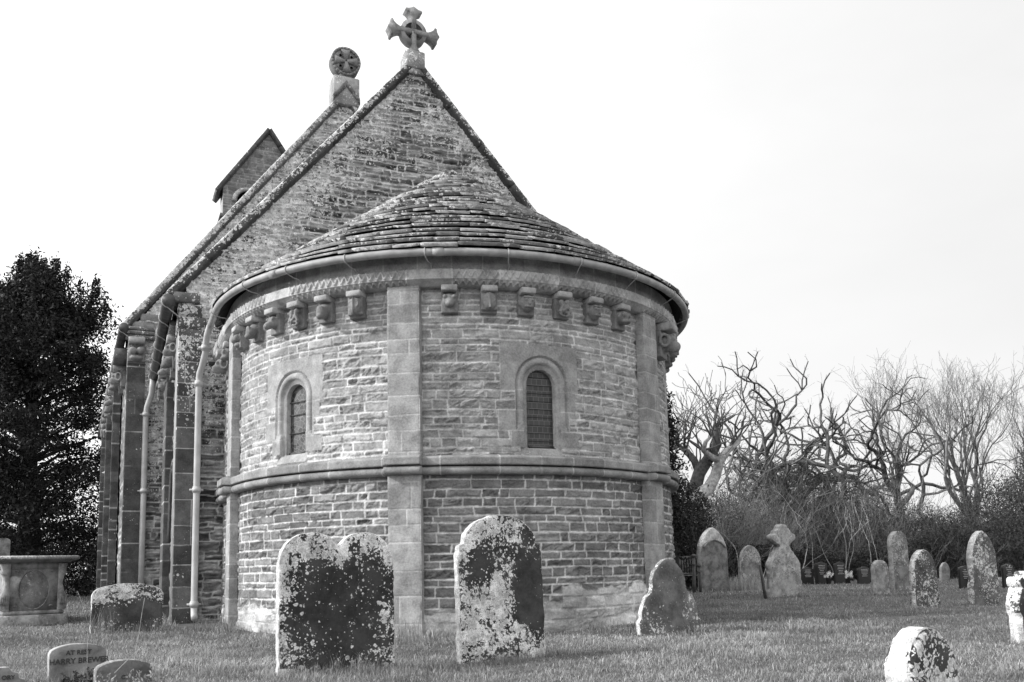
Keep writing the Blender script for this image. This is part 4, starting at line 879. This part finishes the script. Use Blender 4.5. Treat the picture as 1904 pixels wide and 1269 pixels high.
def broken(w, h): s = w/2; return [(-s, BZ), (s, BZ), (s, h*.55), (s*.8, h*.62), (s*.78, h*.78), (s*.55, h*.84), (s*.45, h*.98), (-s, h)]
P4 = place(-60, 35, 1243, 1300, 5.4, 10, .08)
o = stone(broken, P4, 'broken dark slab with a chipped right corner and the letters ORY, at the left edge', gk, thick=.08, res=.016, seed=72, tone=.17, lfun=lambda x, z, s: .12+0*x, rough=.003); text_mesh('ORY', P4[1]*.11, o, (P4[1]*.22, -.044, P4[2]*.62))
# chest tomb
tb = ground_at(60, 14.6); tomb = empty('chest_tomb', tb, R_(14), label='carved chest tomb with scrolled corners and an overhanging lichened top slab', cat='tomb')
w2, ln = .42, 1.9; tomb.scale = (.92, 1, 1.13)
mb = MB(); mb.bevel_box((-w2-.14, -.12, -.1), (w2+.14, ln+.12, .13), .02, tone=.28, lich=.3); mb.bevel_box((-w2-.08, -.06, .13), (w2+.08, ln+.06, .19), .02, tone=.26, lich=.1); mb.build('plinth', M_grave_far, tomb)
mb = MB(); mb.box((-w2, 0, .19), (w2, .1, .88), tone=.25, lich=.2); mb.box((-w2-.03, -.02, .8), (w2+.03, .1, .9), tone=.22); e = mb.build('end_panel', M_grave_far, tomb)
mb = MB(); n = 36; el = [(.25*math.cos(t), .50+.29*math.sin(t)) for t in np.linspace(0, 2*math.pi, n, endpoint=False)]
mb.tube([(x, -.012, z) for x, z in el+[el[0]]], .007, 6, tone=.25, lich=.3); poly_slab(mb, el, -.006, .01, .2, .4); mb.build('oval_tablet', M_grave_far, e)
mb = MB()
for sx in (-1, 1):
    for sz in (.25, .76): mb.tube([(sx*(.3+.03*q*math.cos(q*2.4)), -.008, sz+.03*q*math.sin(q*2.4)*.7) for q in np.linspace(.2, 1.4, 10)], .012, 5, tone=.24)
mb.build('spandrel_scroll', M_grave_far, e)
mb = MB(); mb.box((-w2-.001, .1, .19), (-w2+.08, ln, .86), tone=.36); mb.box((w2-.08, .1, .19), (w2+.001, ln, .86), tone=.25); mb.build('side_panel', M_grave_far, tomb)  # left panel coloured paler than the right as the sunlit side
mb = MB(); mb.box((-w2-.02, .25, .3), (-w2+.01, ln-.25, .74), tone=.4); mb.box((-w2-.02, .12, .8), (-w2+.02, ln-.02, .88), tone=.4); mb.build('side_tablet', M_grave_far, tomb)  # left tablet and band carry the same painted-in sunlight
for sx in (-1, 1):
    for yy in (0, ln-.14):
        mb = MB(); pr = [(.10, .19), (.16, .22), (.15, .25), (.165, .28), (.15, .40), (.10, .48), (.07, .58), (.085, .68), (.12, .72), (.14, .75), (.12, .78), (.13, .82), (.15, .86), (.15, .88)]
        V_ = []; 
        for o_, z in pr: V_ += [(sx*(w2-.03), yy-.05, z), (sx*(w2-.03+o_), yy-.05, z), (sx*(w2-.03+o_), yy+.14, z), (sx*(w2-.03), yy+.14, z)]
        m = len(pr); mb.add(V_, [(r*4+i, r*4+(i+1) % 4, r*4+4+(i+1) % 4, r*4+4+i) for r in range(m-1) for i in range(4)]+[(0, 1, 2, 3), (m*4-4, m*4-3, m*4-2, m*4-1)], tone=.27, lich=.05)
        for k in range(4): mb.tube([(sx*(w2+.02+.03*k), yy-.055, .27), (sx*(w2+.015+.028*k), yy-.055, .40)], .009, 5, tone=.25)
        mb.build('corner_scroll', M_grave_far, tomb)
mb = MB(); sl_ = [(.14, .895), (.17, .915), (.25, .93), (.27, .945), (.27, .975), (.24, .99)]; V_ = []
for o_, z in sl_: V_ += [(-w2-o_, -o_, z), (w2+o_, -o_, z), (w2+o_, ln+o_, z), (-w2-o_, ln+o_, z)]
m = len(sl_); mb.add(V_, [(r*4+i, r*4+(i+1) % 4, r*4+4+(i+1) % 4, r*4+4+i) for r in range(m-1) for i in range(4)]+[(3, 2, 1, 0), (m*4-4, m*4-3, m*4-2, m*4-1)], tone=.2, lich=np.repeat([.1, .1, .2, .5, .55, .6], 4)); mb.build('top_slab', M_grave_far, tomb)
# bench, posts, flowers
bl = ground_at(1282, 26.); bench = empty('garden_bench', bl, R_(-2), label='slatted wooden garden bench with a curved back beyond the bell-shaped headstone', cat='bench')
mb = MB(); 
for k in range(4): mb.box((-.72, -.42+.11*k, .43), (.72, -.34+.11*k, .455), tone=.25)
mb.build('seat', M_wood, bench)
mb = MB()
for k in range(15):
    x = -.63+.09*k; mb.box((x-.022, .02, .5), (x+.022, .045, .90+.10*math.cos(x*2.1)-.03), tone=.28)
mb.tube([(x, .035, .88+.10*math.cos(x*2.1)) for x in np.linspace(-.74, .74, 14)], .035, 6, tone=.3); mb.box((-.7, .015, .47), (.7, .05, .52), tone=.25); mb.build('backrest', M_wood, bench)
for sx in (-1, 1):
    mb = MB(); mb.box((sx*.74-.035, -.42, 0), (sx*.74+.035, -.35, .66), tone=.2); mb.build('leg', M_wood, bench)
    mb = MB(); mb.box((sx*.745-.035, 0, 0), (sx*.745+.035, .07, .95), tone=.2); mb.build('leg', M_wood, bench)
    mb = MB(); mb.box((sx*.742-.04, -.45, .66), (sx*.742+.04, .0, .69), tone=.25); mb.build('armrest', M_wood, bench)
def post(px, D, yt, lab, lean, r=.045, cap=True):
    b = ground_at(px, D); tp = CAM+ray(px, yt)*D; h = float(tp[2])
    mb = MB(); mb.tube([(0, 0, -.1), (0, 0, h*.3), (.004, 0, h*.6), (0, 0, h)], [r, r*.95, r*.9, r*.8], 7)
    if cap: mb.tube([(0, 0, h-.02), (0, 0, h+.01), (0, 0, h+.05), (0, 0, h+.08)], [r*.7, r*1.5, r*1.4, r*.3], 8); mb.tube([(0, 0, h*.78), (0, 0, h*.78+.03)], r*1.4, 8)
    o = mb.build('iron_post', M_iron); o.location = b; o.rotation_euler = (0, R_(lean), 0); tagp(o, label=lab, cat='post')
post(1291, 22.9, 1036, 'dark iron post with a knob leaning on the left of the tall pointed headstone', 2, .05); post(1303, 23.2, 1054, 'shorter dark iron post tucked against the tall pointed headstone', -1, .04); post(1424, 18.2, 1050, 'thin dark stake leaning against the rough cross-headed headstone', -9, .035, False)
def flowers(px, D, lab, n=14, seed=1):
    b = ground_at(px, D); f = empty('flower_vase', b, 0, label=lab, cat='flowers', group='vases of white flowers by the dark headstones'); rng = np.random.RandomState(seed)
    mb = MB(); mb.tube([(0, 0, 0), (0, 0, .05), (0, 0, .18), (0, 0, .22)], [.06, .08, .07, .09], 10); mb.build('vase', M_black, f)
    mb = MB()
    for k in range(n):
        c = np.array([rng.uniform(-.2, .2), rng.uniform(-.1, .1), rng.uniform(.24, .42)])
        for q in range(6):
            a = q*1.047; d = np.array([math.cos(a), -.6, math.sin(a)]); mb.add([c, c+d*.05+[.0, 0, .02], c+d*.06, c+d*.05-[.02, 0, .02]], [(0, 1, 2, 3)], tone=.7)
    mb.build('bloom', M_white, f)
flowers(1577, 29.5, 'vase of white flowers between two black headstones', 16, 3); flowers(1541, 29.8, 'small bunch of white flowers beside the second black headstone', 8, 5)
# ------------------------------------------------------------------ trees and scrub
def grow(out, p, d, L, r, lev, maxlev, rng, wig=.25, up=.08, ratio=.66, nb=(2, 4), spread=.75, taper=.55, seg=6, twig=None, cf=.62):
    pts = [p]; rad = [r]; q = p.copy(); d = d/np.linalg.norm(d); ds = [d]
    for k in range(seg):
        d = d+rng.normal(0, wig, 3)+np.array([0, 0, up]); d /= np.linalg.norm(d); q = q+d*L/seg; pts.append(q); rad.append(r*(1-(1-taper)*(k+1)/seg)); ds.append(d)
    out.append((np.array(pts), np.array(rad), lev))
    if lev >= maxlev: return
    for b in range(rng.randint(nb[0], nb[1]+1)):
        k = rng.randint(max(1, seg//3), seg+1) if b else seg
        t = ds[k]; pr = rng.normal(0, 1, 3); pr -= t*(pr@t); pr /= np.linalg.norm(pr); a = spread*rng.uniform(.5, 1.2)
        if b == 0: a *= .5
        nd = t*math.cos(a)+pr*math.sin(a)
        grow(out, pts[k], nd, L*ratio*rng.uniform(.75, 1.2), rad[k]*(.85 if b == 0 else cf), lev+1, maxlev, rng, wig, up, ratio, nb, spread, taper, seg if lev < 3 else max(3, seg-2), cf=cf)
def twiggy(br, rng, lo=3, n=2, L=.5, r=.006):
    out = []
    for P, R0, lev in br:
        if lev < lo: continue
        for k in range(1, len(P)):
            for q in range(n):
                if rng.rand() < .35: continue
                d = P[k]-P[k-1]; d = d/(np.linalg.norm(d)+1e-9)+rng.normal(0, .55, 3)+np.array([0, 0, .15]); d /= np.linalg.norm(d); l = L*rng.uniform(.4, 1.2)
                m = P[k]+d*l*.5; e = m+(d+rng.normal(0, .3, 3))*l*.5; out.append((np.array([P[k], m, e]), np.array([r, r*.8, r*.5]), 5))
    return br+out
def strands_mesh(name, br, tone, rng, minr=.0, sides=(7, 5, 4, 3)):
    V = []; Q = []; T = []; n = 0
    for P, r, lev in br:
        s = sides[min(lev, len(sides)-1)]; v, q, t = tube_arr(P, np.maximum(r, minr), s, False); V.append(v); Q.append(q+n); T.append(np.full(len(v), tone*rng.uniform(.75, 1.25))); n += len(v)
    V = np.concatenate(V); return np_mesh(name, V, np.concatenate(Q), None, dict(tone=np.concatenate(T), lich=np.zeros(len(V))))
def leaf_mesh(name, C, size, rng, tone, droop=.3, asp=2.2):
    n = len(C); a = rng.normal(0, 1, (n, 3)); a[:, 2] -= droop; a /= np.linalg.norm(a, axis=1)[:, None]; b = np.cross(a, rng.normal(0, 1, (n, 3))); b /= np.linalg.norm(b, axis=1)[:, None]+1e-9
    s = (size*rng.uniform(.6, 1.4, n))[:, None]; A = a*s; B = b*s/asp
    V = np.stack([C-A, C+B, C+A, C-B], 1).reshape(-1, 3); Q = np.arange(4*n).reshape(n, 4)
    return np_mesh(name, V, Q, None, dict(tone=np.repeat(tone*rng.uniform(.5, 1.6, n), 4)))
def bare_tree(px, D, ytop, label, seed, cat='tree', group='bare winter trees beyond the churchyard', lean=(0, 0), r0=.28, stems=1, wig=.22, up=.07, spread=.8, ratio=.68, nb=(2, 4), maxlev=5, tone=.1, first=.3, name='bare_tree', minr=.011, zb=0., taper=.55, cf=.62, twg=2, fan=0.):
    rng = np.random.RandomState(seed); b = ground_at(px, D); H = float((CAM+ray(px, ytop)*D)[2])-zb
    L = H/(1+ratio+ratio**2+ratio**3*.9)*1.12
    t = empty(name, b, 0, label=label, cat=cat, group=group); br = []
    for s in range(stems):
        d = np.array([lean[0]+rng.normal(0, .12+.1*(stems > 1))+((s+.5)/stems-.5)*2*fan, lean[1]+rng.normal(0, .1), 1.]); out = []
        grow(out, np.array([rng.normal(0, .25)*(stems > 1), rng.normal(0, .2)*(stems > 1), -.2]), d, L, r0*rng.uniform(.7, 1.1), 0, maxlev, rng, wig, up, ratio, nb, spread, taper, cf=cf)
        br += out
    # scale to the seen height
    mz = max(p[:, 2].max() for p, _, _ in br); k = H/mz
    br = [(np.stack([p[:, 0]*k, p[:, 1]*k, p[:, 2]*k], -1), r, l) for p, r, l in br]
    if twg: br = twiggy(br, rng, maxlev-2, twg, H*.05)
    tr = [x for x in br if x[2] <= 1]; cr = [x for x in br if x[2] > 1]
    link('trunk', strands_mesh('trunk', tr, tone, rng), M_bark, t, True); link('crown', strands_mesh('crown', cr, tone, rng, minr), M_bark, t, True)
    return t
OAK = dict(taper=.76, cf=.8, maxlev=5, nb=(2, 3), ratio=.80, wig=.33, up=.05, spread=.9, minr=.005, tone=.11, twg=3)
ASH = dict(taper=.66, cf=.62, maxlev=6, nb=(2, 3), ratio=.78, wig=.12, up=.09, spread=.55, minr=.005, tone=.17, twg=1)
bare_tree(1485, 45, 682, 'broad gnarled bare oak with a fan of twisted limbs rising over the scrub', 145, r0=.34, stems=4, fan=.8, **OAK)
bare_tree(1655, 46, 715, 'smaller crooked bare oak leaning right, between the broad oak and the slim tree', 170, r0=.28, lean=(.1, 0), **OAK)
bare_tree(1690, 46, 668, 'slim bare tree forking high above the hedge, left of the big many-stemmed tree', 84, r0=.22, **ASH)
bare_tree(1805, 43, 645, 'tall many-stemmed bare tree with fine upright twigs, highest on the right', 44, r0=.3, stems=3, **ASH)
bare_tree(1900, 44, 690, 'bare tree with long side branches at the right picture edge', 51, r0=.3, stems=2, **ASH)
# pale dead tree : two leaning trunks
dt = ground_at(1262, 30.); dead = empty('dead_tree', dt, 0, label='pale dead tree of two leaning barkless trunks with whippy branches beside the apse', cat='tree')
rng = np.random.RandomState(4); D0 = 30.
def px3(lst, D): return np.array([np.array(spot(x, y, D+dz))-np.array(dt) for x, y, dz in lst])
t1_ = px3([(1258, 990, 0), (1265, 952, 0), (1290, 928, .1), (1318, 908, .2), (1330, 885, .3), (1338, 858, .2), (1352, 838, .1), (1372, 822, .3), (1378, 800, .4)], D0)
t2_ = px3([(1255, 985, .8), (1268, 948, .8), (1290, 915, .7), (1300, 880, .6), (1318, 852, .5), (1333, 826, .3), (1330, 795, 0)], D0)
t3_ = px3([(1300, 880, .6), (1290, 855, .9), (1275, 838, 1.1), (1262, 830, 1.4), (1248, 838, 1.6)], D0)
t4_ = px3([(1338, 858, .2), (1320, 848, .0), (1308, 838, -.3), (1312, 822, -.5), (1322, 812, -.4)], D0)
mb = MB(); mb.tube(t1_, np.array([.30, .27, .25, .22, .19, .17, .13, .10, .05]), 9, tone=.48); mb.build('trunk', M_bark, dead, True)
mb = MB(); mb.tube(t2_, np.array([.32, .28, .25, .22, .2, .17, .1]), 9, tone=.12); mb.build('trunk', M_bark, dead, True)
mb = MB(); mb.tube(t3_, np.array([.16, .13, .11, .08, .04]), 7, tone=.14); mb.tube(t4_, np.array([.13, .11, .09, .07, .04]), 7, tone=.4); mb.build('limb', M_bark, dead, True)
br = []
for base, n, sp in ((t1_, 10, .8), (t2_, 14, .9), (t3_, 16, 1.1), (t4_, 6, .9)):
    for k in range(n):
        i = rng.randint(len(base)//2, len(base)); p = base[i]; d = np.array([rng.normal(-.35, .6), rng.normal(0, .4), rng.uniform(.3, 1.)]); o_ = []
        grow(o_, p, d, rng.uniform(.7, 1.5), .04, 2, 4, rng, .22, .05, .62, (1, 3), .6); br += o_
br = [b for b in br if True]
link('twigs', strands_mesh('twigs', br, .13, rng, .010), M_bark, dead, True)
def bush(px, wpx, ytop, D, label, seed, leaves=3000, stems=110, leaf=.06, ltone=.055, stone_=.17,  group='scrub bushes along the far hedge', name='bush', depth=2.5, curved=.12, srad=.011, zlow=0., cat='bush'):
    leaves = int(leaves*1.5); leaf *= .8; stems = int(stems*1.5)
    rng = np.random.RandomState(seed); b = ground_at(px, D); H = float((CAM+ray(px, ytop)*D)[2]); W = wpx*D/FPX/2
    t = empty(name, b, 0, label=label, cat=cat, group=group); br = []
    R3 = np.array([RT[0], RT[1], 0]); R3 /= np.linalg.norm(R3); F3 = np.array([-R3[1], R3[0], 0])
    for k in range(stems):
        x = rng.uniform(-1, 1); y = rng.uniform(-1, 1)*depth/2; hh = H*(1-.4*abs(x)**2.2)*rng.uniform(.3, .88)
        p = R3*x*W*.8+F3*y; d = np.array([0, 0, 1.])+R3*rng.normal(x*.3, .28)+F3*rng.normal(0, .25); o_ = []
        grow(o_, p, d, hh*.62, srad*rng.uniform(.7, 1.5), 2, 4, rng, curved, .04, .5, (2, 4), .6, .5, 5); br += o_
    br = [(p, r, l) for p, r, l in br if p[:, 2].max() < H*1.03]
    link('stems', strands_mesh('stems', br, stone_, rng, .007, (5, 4, 3, 3)), M_bark, t)
    if leaves:
        n = leaves; x = rng.uniform(-1, 1, n); y = rng.uniform(-1, 1, n)*depth/2; top = H*(1-.4*np.abs(x)**2.2)*(.86+.5*fbm(x*W*1.3+seed, y*1.2, 3, seed)); z = zlow+(top-zlow)*rng.uniform(0, 1, n)**.75
        C = R3*(x*W)[:, None]+F3*y[:, None]+np.array([0, 0, 1.])*z[:, None]
        dn = fbm(C[:, 0]*1.1+C[:, 1]*.7, C[:, 2]*1.3, 3, seed+9); C = C[dn > -.16]
        link('foliage', leaf_mesh('foliage', C, leaf, rng, ltone, .2, 3.2), M_leaf, t)
    return t
BU = [(1275, 90, 870, 27, 'dark evergreen bush directly behind the right side of the apse', 101, 9000, 40, .07, .04, .1),
      (1325, 130, 885, 35, 'twiggy scrub bush at the foot of the dead tree', 102, 7000, 170, .055, .07, .2), (1395, 150, 842, 38, 'tall pale twiggy bush right of the dead tree', 103, 9000, 260, .055, .08, .24), (1470, 170, 800, 42, 'highest scrub bush, dark and dense below the broad oak', 104, 13000, 260, .06, .055, .16),
      (1545, 170, 808, 43, 'dense scrub bush right of the highest one', 105, 12000, 260, .06, .06, .17), (1625, 160, 842, 41, 'thin twiggy bush left of the slim tree', 106, 9000, 240, .055, .065, .2), (1705, 160, 905, 40, 'twiggy bush below the slim tree', 107, 9000, 220, .055, .06, .18), (1785, 150, 922, 39, 'bramble bush below the many-stemmed tree', 108, 9000, 160, .06, .05, .14),
      (1870, 150, 850, 37, 'dark ivy-clad bush at the right picture edge', 109, 8000, 120, .07, .045, .12), (1945, 140, 800, 38, 'tall ivy-clad thicket beyond the right edge', 110, 8000, 100, .07, .045, .12)]
for px, w_, yt, D, lab, sd_, lv, st_, lf, lt, stn in BU: bush(px, w_, yt, D, lab, sd_, lv, st_, lf, lt, stn)
HB = [(1345, 110, 1000, 'low dark hedge clump behind the bench'), (1430, 130, 1005, 'low dark hedge clump behind the cross-headed stone'), (1520, 130, 1008, 'low dark hedge clump behind the first black headstones'), (1610, 130, 1010, 'low dark hedge clump behind the short pale headstone'), (1700, 130, 980, 'dark hedge clump between the narrow and the smooth headstones'), (1790, 130, 955, 'dark hedge clump behind the tall smooth headstone'), (1880, 140, 945, 'dark hedge clump at the right edge')]
for i, (px, w_, yt, lab) in enumerate(HB): bush(px, w_, yt, 34.5, lab, 130+i, 6500, 50, .065, .035, .1, group='low dark hedge clumps at the churchyard edge', name='hedge_clump', cat='hedge', depth=1.6)
for i, (px, yt, lab) in enumerate(((1535, 895, 'slender pale sapling with a forked stem, left of the white flowers'), (1500, 930, 'slender pale sapling bending left above the first black headstone'), (1578, 905, 'slender pale sapling with crossing stems above the white flowers'), (1640, 925, 'slender pale sapling leaning right of the short pale headstone'), (1400, 915, 'slender pale sapling above the small mottled headstone'))):
    bare_tree(px, 32.5, yt, lab, 60+i, 'sapling', 'pale saplings in front of the scrub', twg=0, r0=.02, stems=2, wig=.14, up=.06, spread=.5, ratio=.66, nb=(1, 2), maxlev=3, tone=.36, name='sapling', minr=.007)
# yews
def yew(px, D, ytop, wpx, label, seed, clumps=300, per=170, z0=.9, name='yew_tree', tone=.02, cone=1., csz=.55, zmin=0., leafs=.075, spires=0):
    rng = np.random.RandomState(seed); b = ground_at(px, D); H = float((CAM+ray(px, ytop)*D)[2]); W = wpx*D/FPX/2
    t = empty(name, b, 0, label=label, cat='tree'); br = []
    mb = MB(); mb.tube([(0, 0, -.2), (.05, 0, H*.2), (-.1, .1, H*.5), (0, 0, H*.85)], [.5, .38, .22, .05], 9, tone=.035); mb.build('trunk', M_bark, t, True)
    C = []; lim = []
    for k in range(clumps):
        f = rng.uniform(0, 1)**.85; z = z0+(H*.95-z0)*f; a = rng.uniform(0, 2*math.pi); prof = math.sqrt(max(0., 1-((f-.38)/.62)**2)) *.93 if f > .38 else .80+.13*f/.38; prof *= .85+.17*math.sin(a*3+seed+z*1.7)+.1*math.sin(a*5+z*2.6)
        r = W*prof*rng.uniform(.2, 1.)**.6; c = np.array([r*math.cos(a), r*math.sin(a), z])
        if k % 3 == 0:
            s = np.array([0, 0, max(.5, z-r*.45)]); m = (s+c)/2+rng.normal(0, .15, 3)+np.array([0, 0, .15]); lim.append((np.array([s, (s+m)/2, m, (m+c)/2, c]), np.linspace(.09, .015, 5), 2))
        n = per; e = rng.normal(0, 1, (n, 3))*csz*np.array([.8, .8, .30])*(.6+.4*(1-f)); 
        if f > .62: e[:, 2] *= 1.9; e[:, :2] *= .62
        C.append(c+e)
    for k in range(spires):
        a = rng.uniform(0, 2*math.pi); rr = W*rng.uniform(.0, .85); zt = z0+(H-z0)*(.38+.62*math.sqrt(max(0, 1-(rr/W)**2)))+rng.uniform(-.2, .9)
        zt = min(zt, H+.1); c0 = np.array([rr*math.cos(a), rr*math.sin(a), 0])
        for q in range(7):
            w_ = .05+.075*q; e = rng.normal(0, 1, (70, 3))*np.array([w_, w_, .2]); C.append(c0+np.array([0, 0, zt-.24*q])+e)
    C = np.concatenate(C); link('limb', strands_mesh('limb', lim, .05, rng), M_bark, t, True)
    link('crown', leaf_mesh('crown', C, leafs, rng, tone, .35, 2.6), M_leaf, t); return t
yew(45, 31, 478, 400, 'big dark yew tree left of the nave, its ragged top against the white sky', 3, 440, 190, spires=46)
yew(-95, 33, 500, 300, 'second dark yew mostly beyond the left picture edge', 8, 240, 180, spires=25)
yew(1236, 25, 690, 75, 'dark evergreen tree mostly hidden behind the apse, sprigs showing past its right edge', 12, 120, 110, csz=.4, leafs=.06)
for i, (px, w_, yt, lab) in enumerate(((20, 190, 985, 'dark hedge behind the chest tomb'), (120, 170, 962, 'dark hedge between the chest tomb and the nave'), (200, 120, 975, 'dark hedge against the far nave corner'), (-60, 160, 990, 'dark hedge beyond the left edge'))):
    bush(px, w_, yt, 37, lab, 150+i, 9000, 60, .07, .035, .08, group='dark hedges left of the nave', name='hedge_clump', cat='hedge', depth=2.)
# ------------------------------------------------------------------ grass
def blades(name, X, Y, h, w, rng, tone, bend=.95, z=None):
    n = len(X); a = rng.uniform(0, 2*math.pi, n); d = np.stack([np.cos(a), np.sin(a)], -1); b = rng.uniform(.2, 1, n)*bend; fa = a+rng.uniform(-.9, .9, n)+math.pi/2
    s = np.stack([np.cos(fa), np.sin(fa)], -1)*(w/2)[:, None]; Z = gz(X, Y) if z is None else z
    B = np.stack([X, Y, Z-.008], -1); m = B+np.stack([d[:, 0]*h*b*.35, d[:, 1]*h*b*.35, h*.6], -1); t = B+np.stack([d[:, 0]*h*b, d[:, 1]*h*b, h*(1-.25*b)], -1); S = np.concatenate([s, 0*s[:, :1]], -1)
    V = np.stack([B-S, B+S, m+S*.8, m-S*.8, t], 1).reshape(-1, 3); I = np.arange(n)[:, None]*5
    Q = I+np.array([0, 1, 2, 3]); T = I+np.array([3, 2, 4])
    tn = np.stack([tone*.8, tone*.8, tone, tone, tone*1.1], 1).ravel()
    o = link(name, np_mesh(name, V, Q, T, dict(tone=tn)), M_grassm); return o
rng = np.random.RandomState(77)
STONES = [(o.location.x, o.location.y, .5*o.dimensions.x) for o in COL.objects if o.name.startswith('gravestone') and o.parent is None]
bpy.context.view_layer.update()
def scatter(n, d0, d1, hmin, hmax, w, xl=-60, xr=1965, pw=1.):
    D = d0*(d1/d0)**(rng.uniform(0, 1, n)**pw); px = rng.uniform(xl, xr, n); P = np.array(CAM)+FW*0
    X = []; 
    k = (px-PPX)/FPX; F3 = FW+0; base = CAM[None]+D[:, None]*(FW[None]+RT[None]*k[:, None])
    x, y = base[:, 0], base[:, 1]
    inside = ((np.hypot(x, y) < 3.34) & (y < .1)) | ((np.abs(x) < 4.0) & (y >= 0) & (y < 8)) | ((np.abs(x) < 4.8) & (y > 7.3) & (y < 20.6)) | ((np.abs(x) < 3.34) & (y > -.1) & (y < 2))
    x, y = x[~inside], y[~inside]; D = D[~inside]
    pat = fbm(x*.9, y*.9, 3, 200)+.5*fbm(x*3.1, y*3.1, 3, 201); h = (hmin+(hmax-hmin)*rng.uniform(0, 1, len(x))**1.6)*(1+1.3*pat)
    wd = np.minimum(np.abs(np.hypot(x, y)-3.36), np.where((y > 0) & (y < 20), np.abs(np.abs(x)-4.05), 9)); h = h*(1+2.2*sst(.45, .02, wd)*rng.uniform(0, 1, len(x))**2)
    for q in STONES: h = h*(1+1.3*sst(q[2]+.14, q[2]*.5, np.hypot(x-q[0], y-q[1]))*rng.uniform(0, 1, len(x))**1.5)
    h = h*(.55+1.3*vn(x*5.5, y*5.5, 220)**2+.5*vn(x*2.1, y*2.1, 221)); tone = .25*(1+.55*fbm(x*.7+3, y*.7, 3, 202)+.5*pat)*rng.uniform(.6, 1.5, len(x)); tone = tone*(1+.9*np.clip(fbm(x*.28+7, y*.28, 3, 210), -.4, .5)); tone = np.where(rng.uniform(0, 1, len(x)) < .12, tone*1.6, tone)
    return x, y, np.clip(h*.74, .01, .2), np.full(len(x), w)*rng.uniform(.6, 1.3, len(x)), tone
parts = [scatter(210000, 4.0, 9.5, .02, .065, .0046), scatter(170000, 9, 20, .025, .07, .0075), scatter(110000, 19, 48, .03, .09, .016)]
for q, (x, y, h, w, t) in enumerate(parts):
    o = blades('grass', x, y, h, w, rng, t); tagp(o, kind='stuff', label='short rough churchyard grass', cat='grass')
def tuft(c, n, h, r, lab, seed, tone=.3, name='grass_tuft', bend=.5, w=.004):
    g = np.random.RandomState(seed); a = g.uniform(0, 6.28, n); rr = r*np.sqrt(g.uniform(0, 1, n)); X = rr*np.cos(a); Y = rr*np.sin(a)
    o = blades(name, X, Y, h*g.uniform(.4, 1, n), np.full(n, w), g, tone*g.uniform(.6, 1.4, n), bend, np.zeros(n)); o.location = (c[0], c[1], float(gz(c[0], c[1]))); tagp(o, label=lab, cat='grass tuft', group='longer grass tufts'); return o
tuft(ground_at(758, 9.1), 120, .38, .22, 'tuft of tall dry grass at the foot of the apse pilaster', 1, .3)
tuft(ground_at(405, 11.8), 160, .30, .35, 'tuft of dry grass below the front downpipe', 2, .25)
tuft(ground_at(1140, 9.7), 260, .16, .4, 'rough grass tuft at the wall foot left of the bell-shaped stone', 3, .2)
tuft(ground_at(1385, 24.5), 700, .55, .9, 'pale long grass round the small mottled headstone', 4, .42, w=.012)
tuft(ground_at(1340, 24.5), 300, .35, .6, 'pale long grass between the tall pointed and the small mottled headstone', 5, .38, w=.012)
tuft(ground_at(240, 11.6), 200, .2, .4, 'long grass in front of the low wide headstone', 6, .2)
tuft(ground_at(190, 11.4), 60, .42, .15, 'tall dry blades at the left of the low wide headstone', 7, .3, bend=.35)
tuft(ground_at(840, 8.9), 150, .2, .25, 'grass tuft behind the tall round-topped headstone', 8, .2)
def stalk(pts, D, lab, seed):
    P = np.array([np.array(spot(x, y, D)) for x, y in pts]); b = P[0].copy(); mb = MB(); mb.tube(P-b, np.linspace(.0028, .0012, len(P)), 5, tone=.4)
    o = mb.build('dead_stalk', M_wood); o.location = b; tagp(o, label=lab, cat='dry stalk', group='thin dry stalks in the grass')
stalk([(163, 1160), (158, 1140), (152, 1120), (144, 1100)], 8.6, 'thin dry stalk leaning left between the chest tomb and the low wide stone', 1)
stalk([(241, 1262), (250, 1225), (258, 1180), (264, 1140), (269, 1112)], 5.6, 'long thin dry stalk rising in front of the low wide stone', 2)
stalk([(213, 1252), (235, 1230), (258, 1208), (277, 1191)], 5.4, 'dry stalk slanting right above the second granite memorial', 3)
stalk([(161, 1268), (162, 1240), (162, 1210), (163, 1190)], 5.7, 'upright dry stalk in front of the AT REST memorial', 4)
def sprigs(px, D, n, h, lab, seed, tone=.22, sp=.2):
    g = np.random.RandomState(seed); c = ground_at(px, D); t = empty('garden_plant', c, 0, label=lab, cat='plant', group='small plants before the granite memorials'); br = []; C = []
    for k in range(n):
        p = np.array([g.uniform(-sp, sp), g.uniform(-.1, .1), 0]); d = np.array([g.normal(0, .35), g.normal(0, .3), 1]); o_ = []; grow(o_, p, d, h*g.uniform(.6, 1.1), .003, 3, 3, g, .1, 0, .5, (1, 2), .5, .5, 6); br += o_
        for P, r, l in o_:
            for q in P[1:]: C.append(q+g.normal(0, .006, (5, 3)))
    link('stem', strands_mesh('stem', br, .2, g), M_bark, t); link('leaf', leaf_mesh('leaf', np.concatenate(C), .013, g, tone, -.3, 2.4), M_grassm, t)
sprigs(235, 4.85, 34, .20, 'pale sprigged plant in front of the second granite memorial', 1, .3); sprigs(290, 4.8, 16, .10, 'low sprigged plant right of the second granite memorial', 2, .25, .14); sprigs(140, 5.6, 26, .13, 'dark withered plant at the foot of the AT REST memorial', 3, .06, .16)
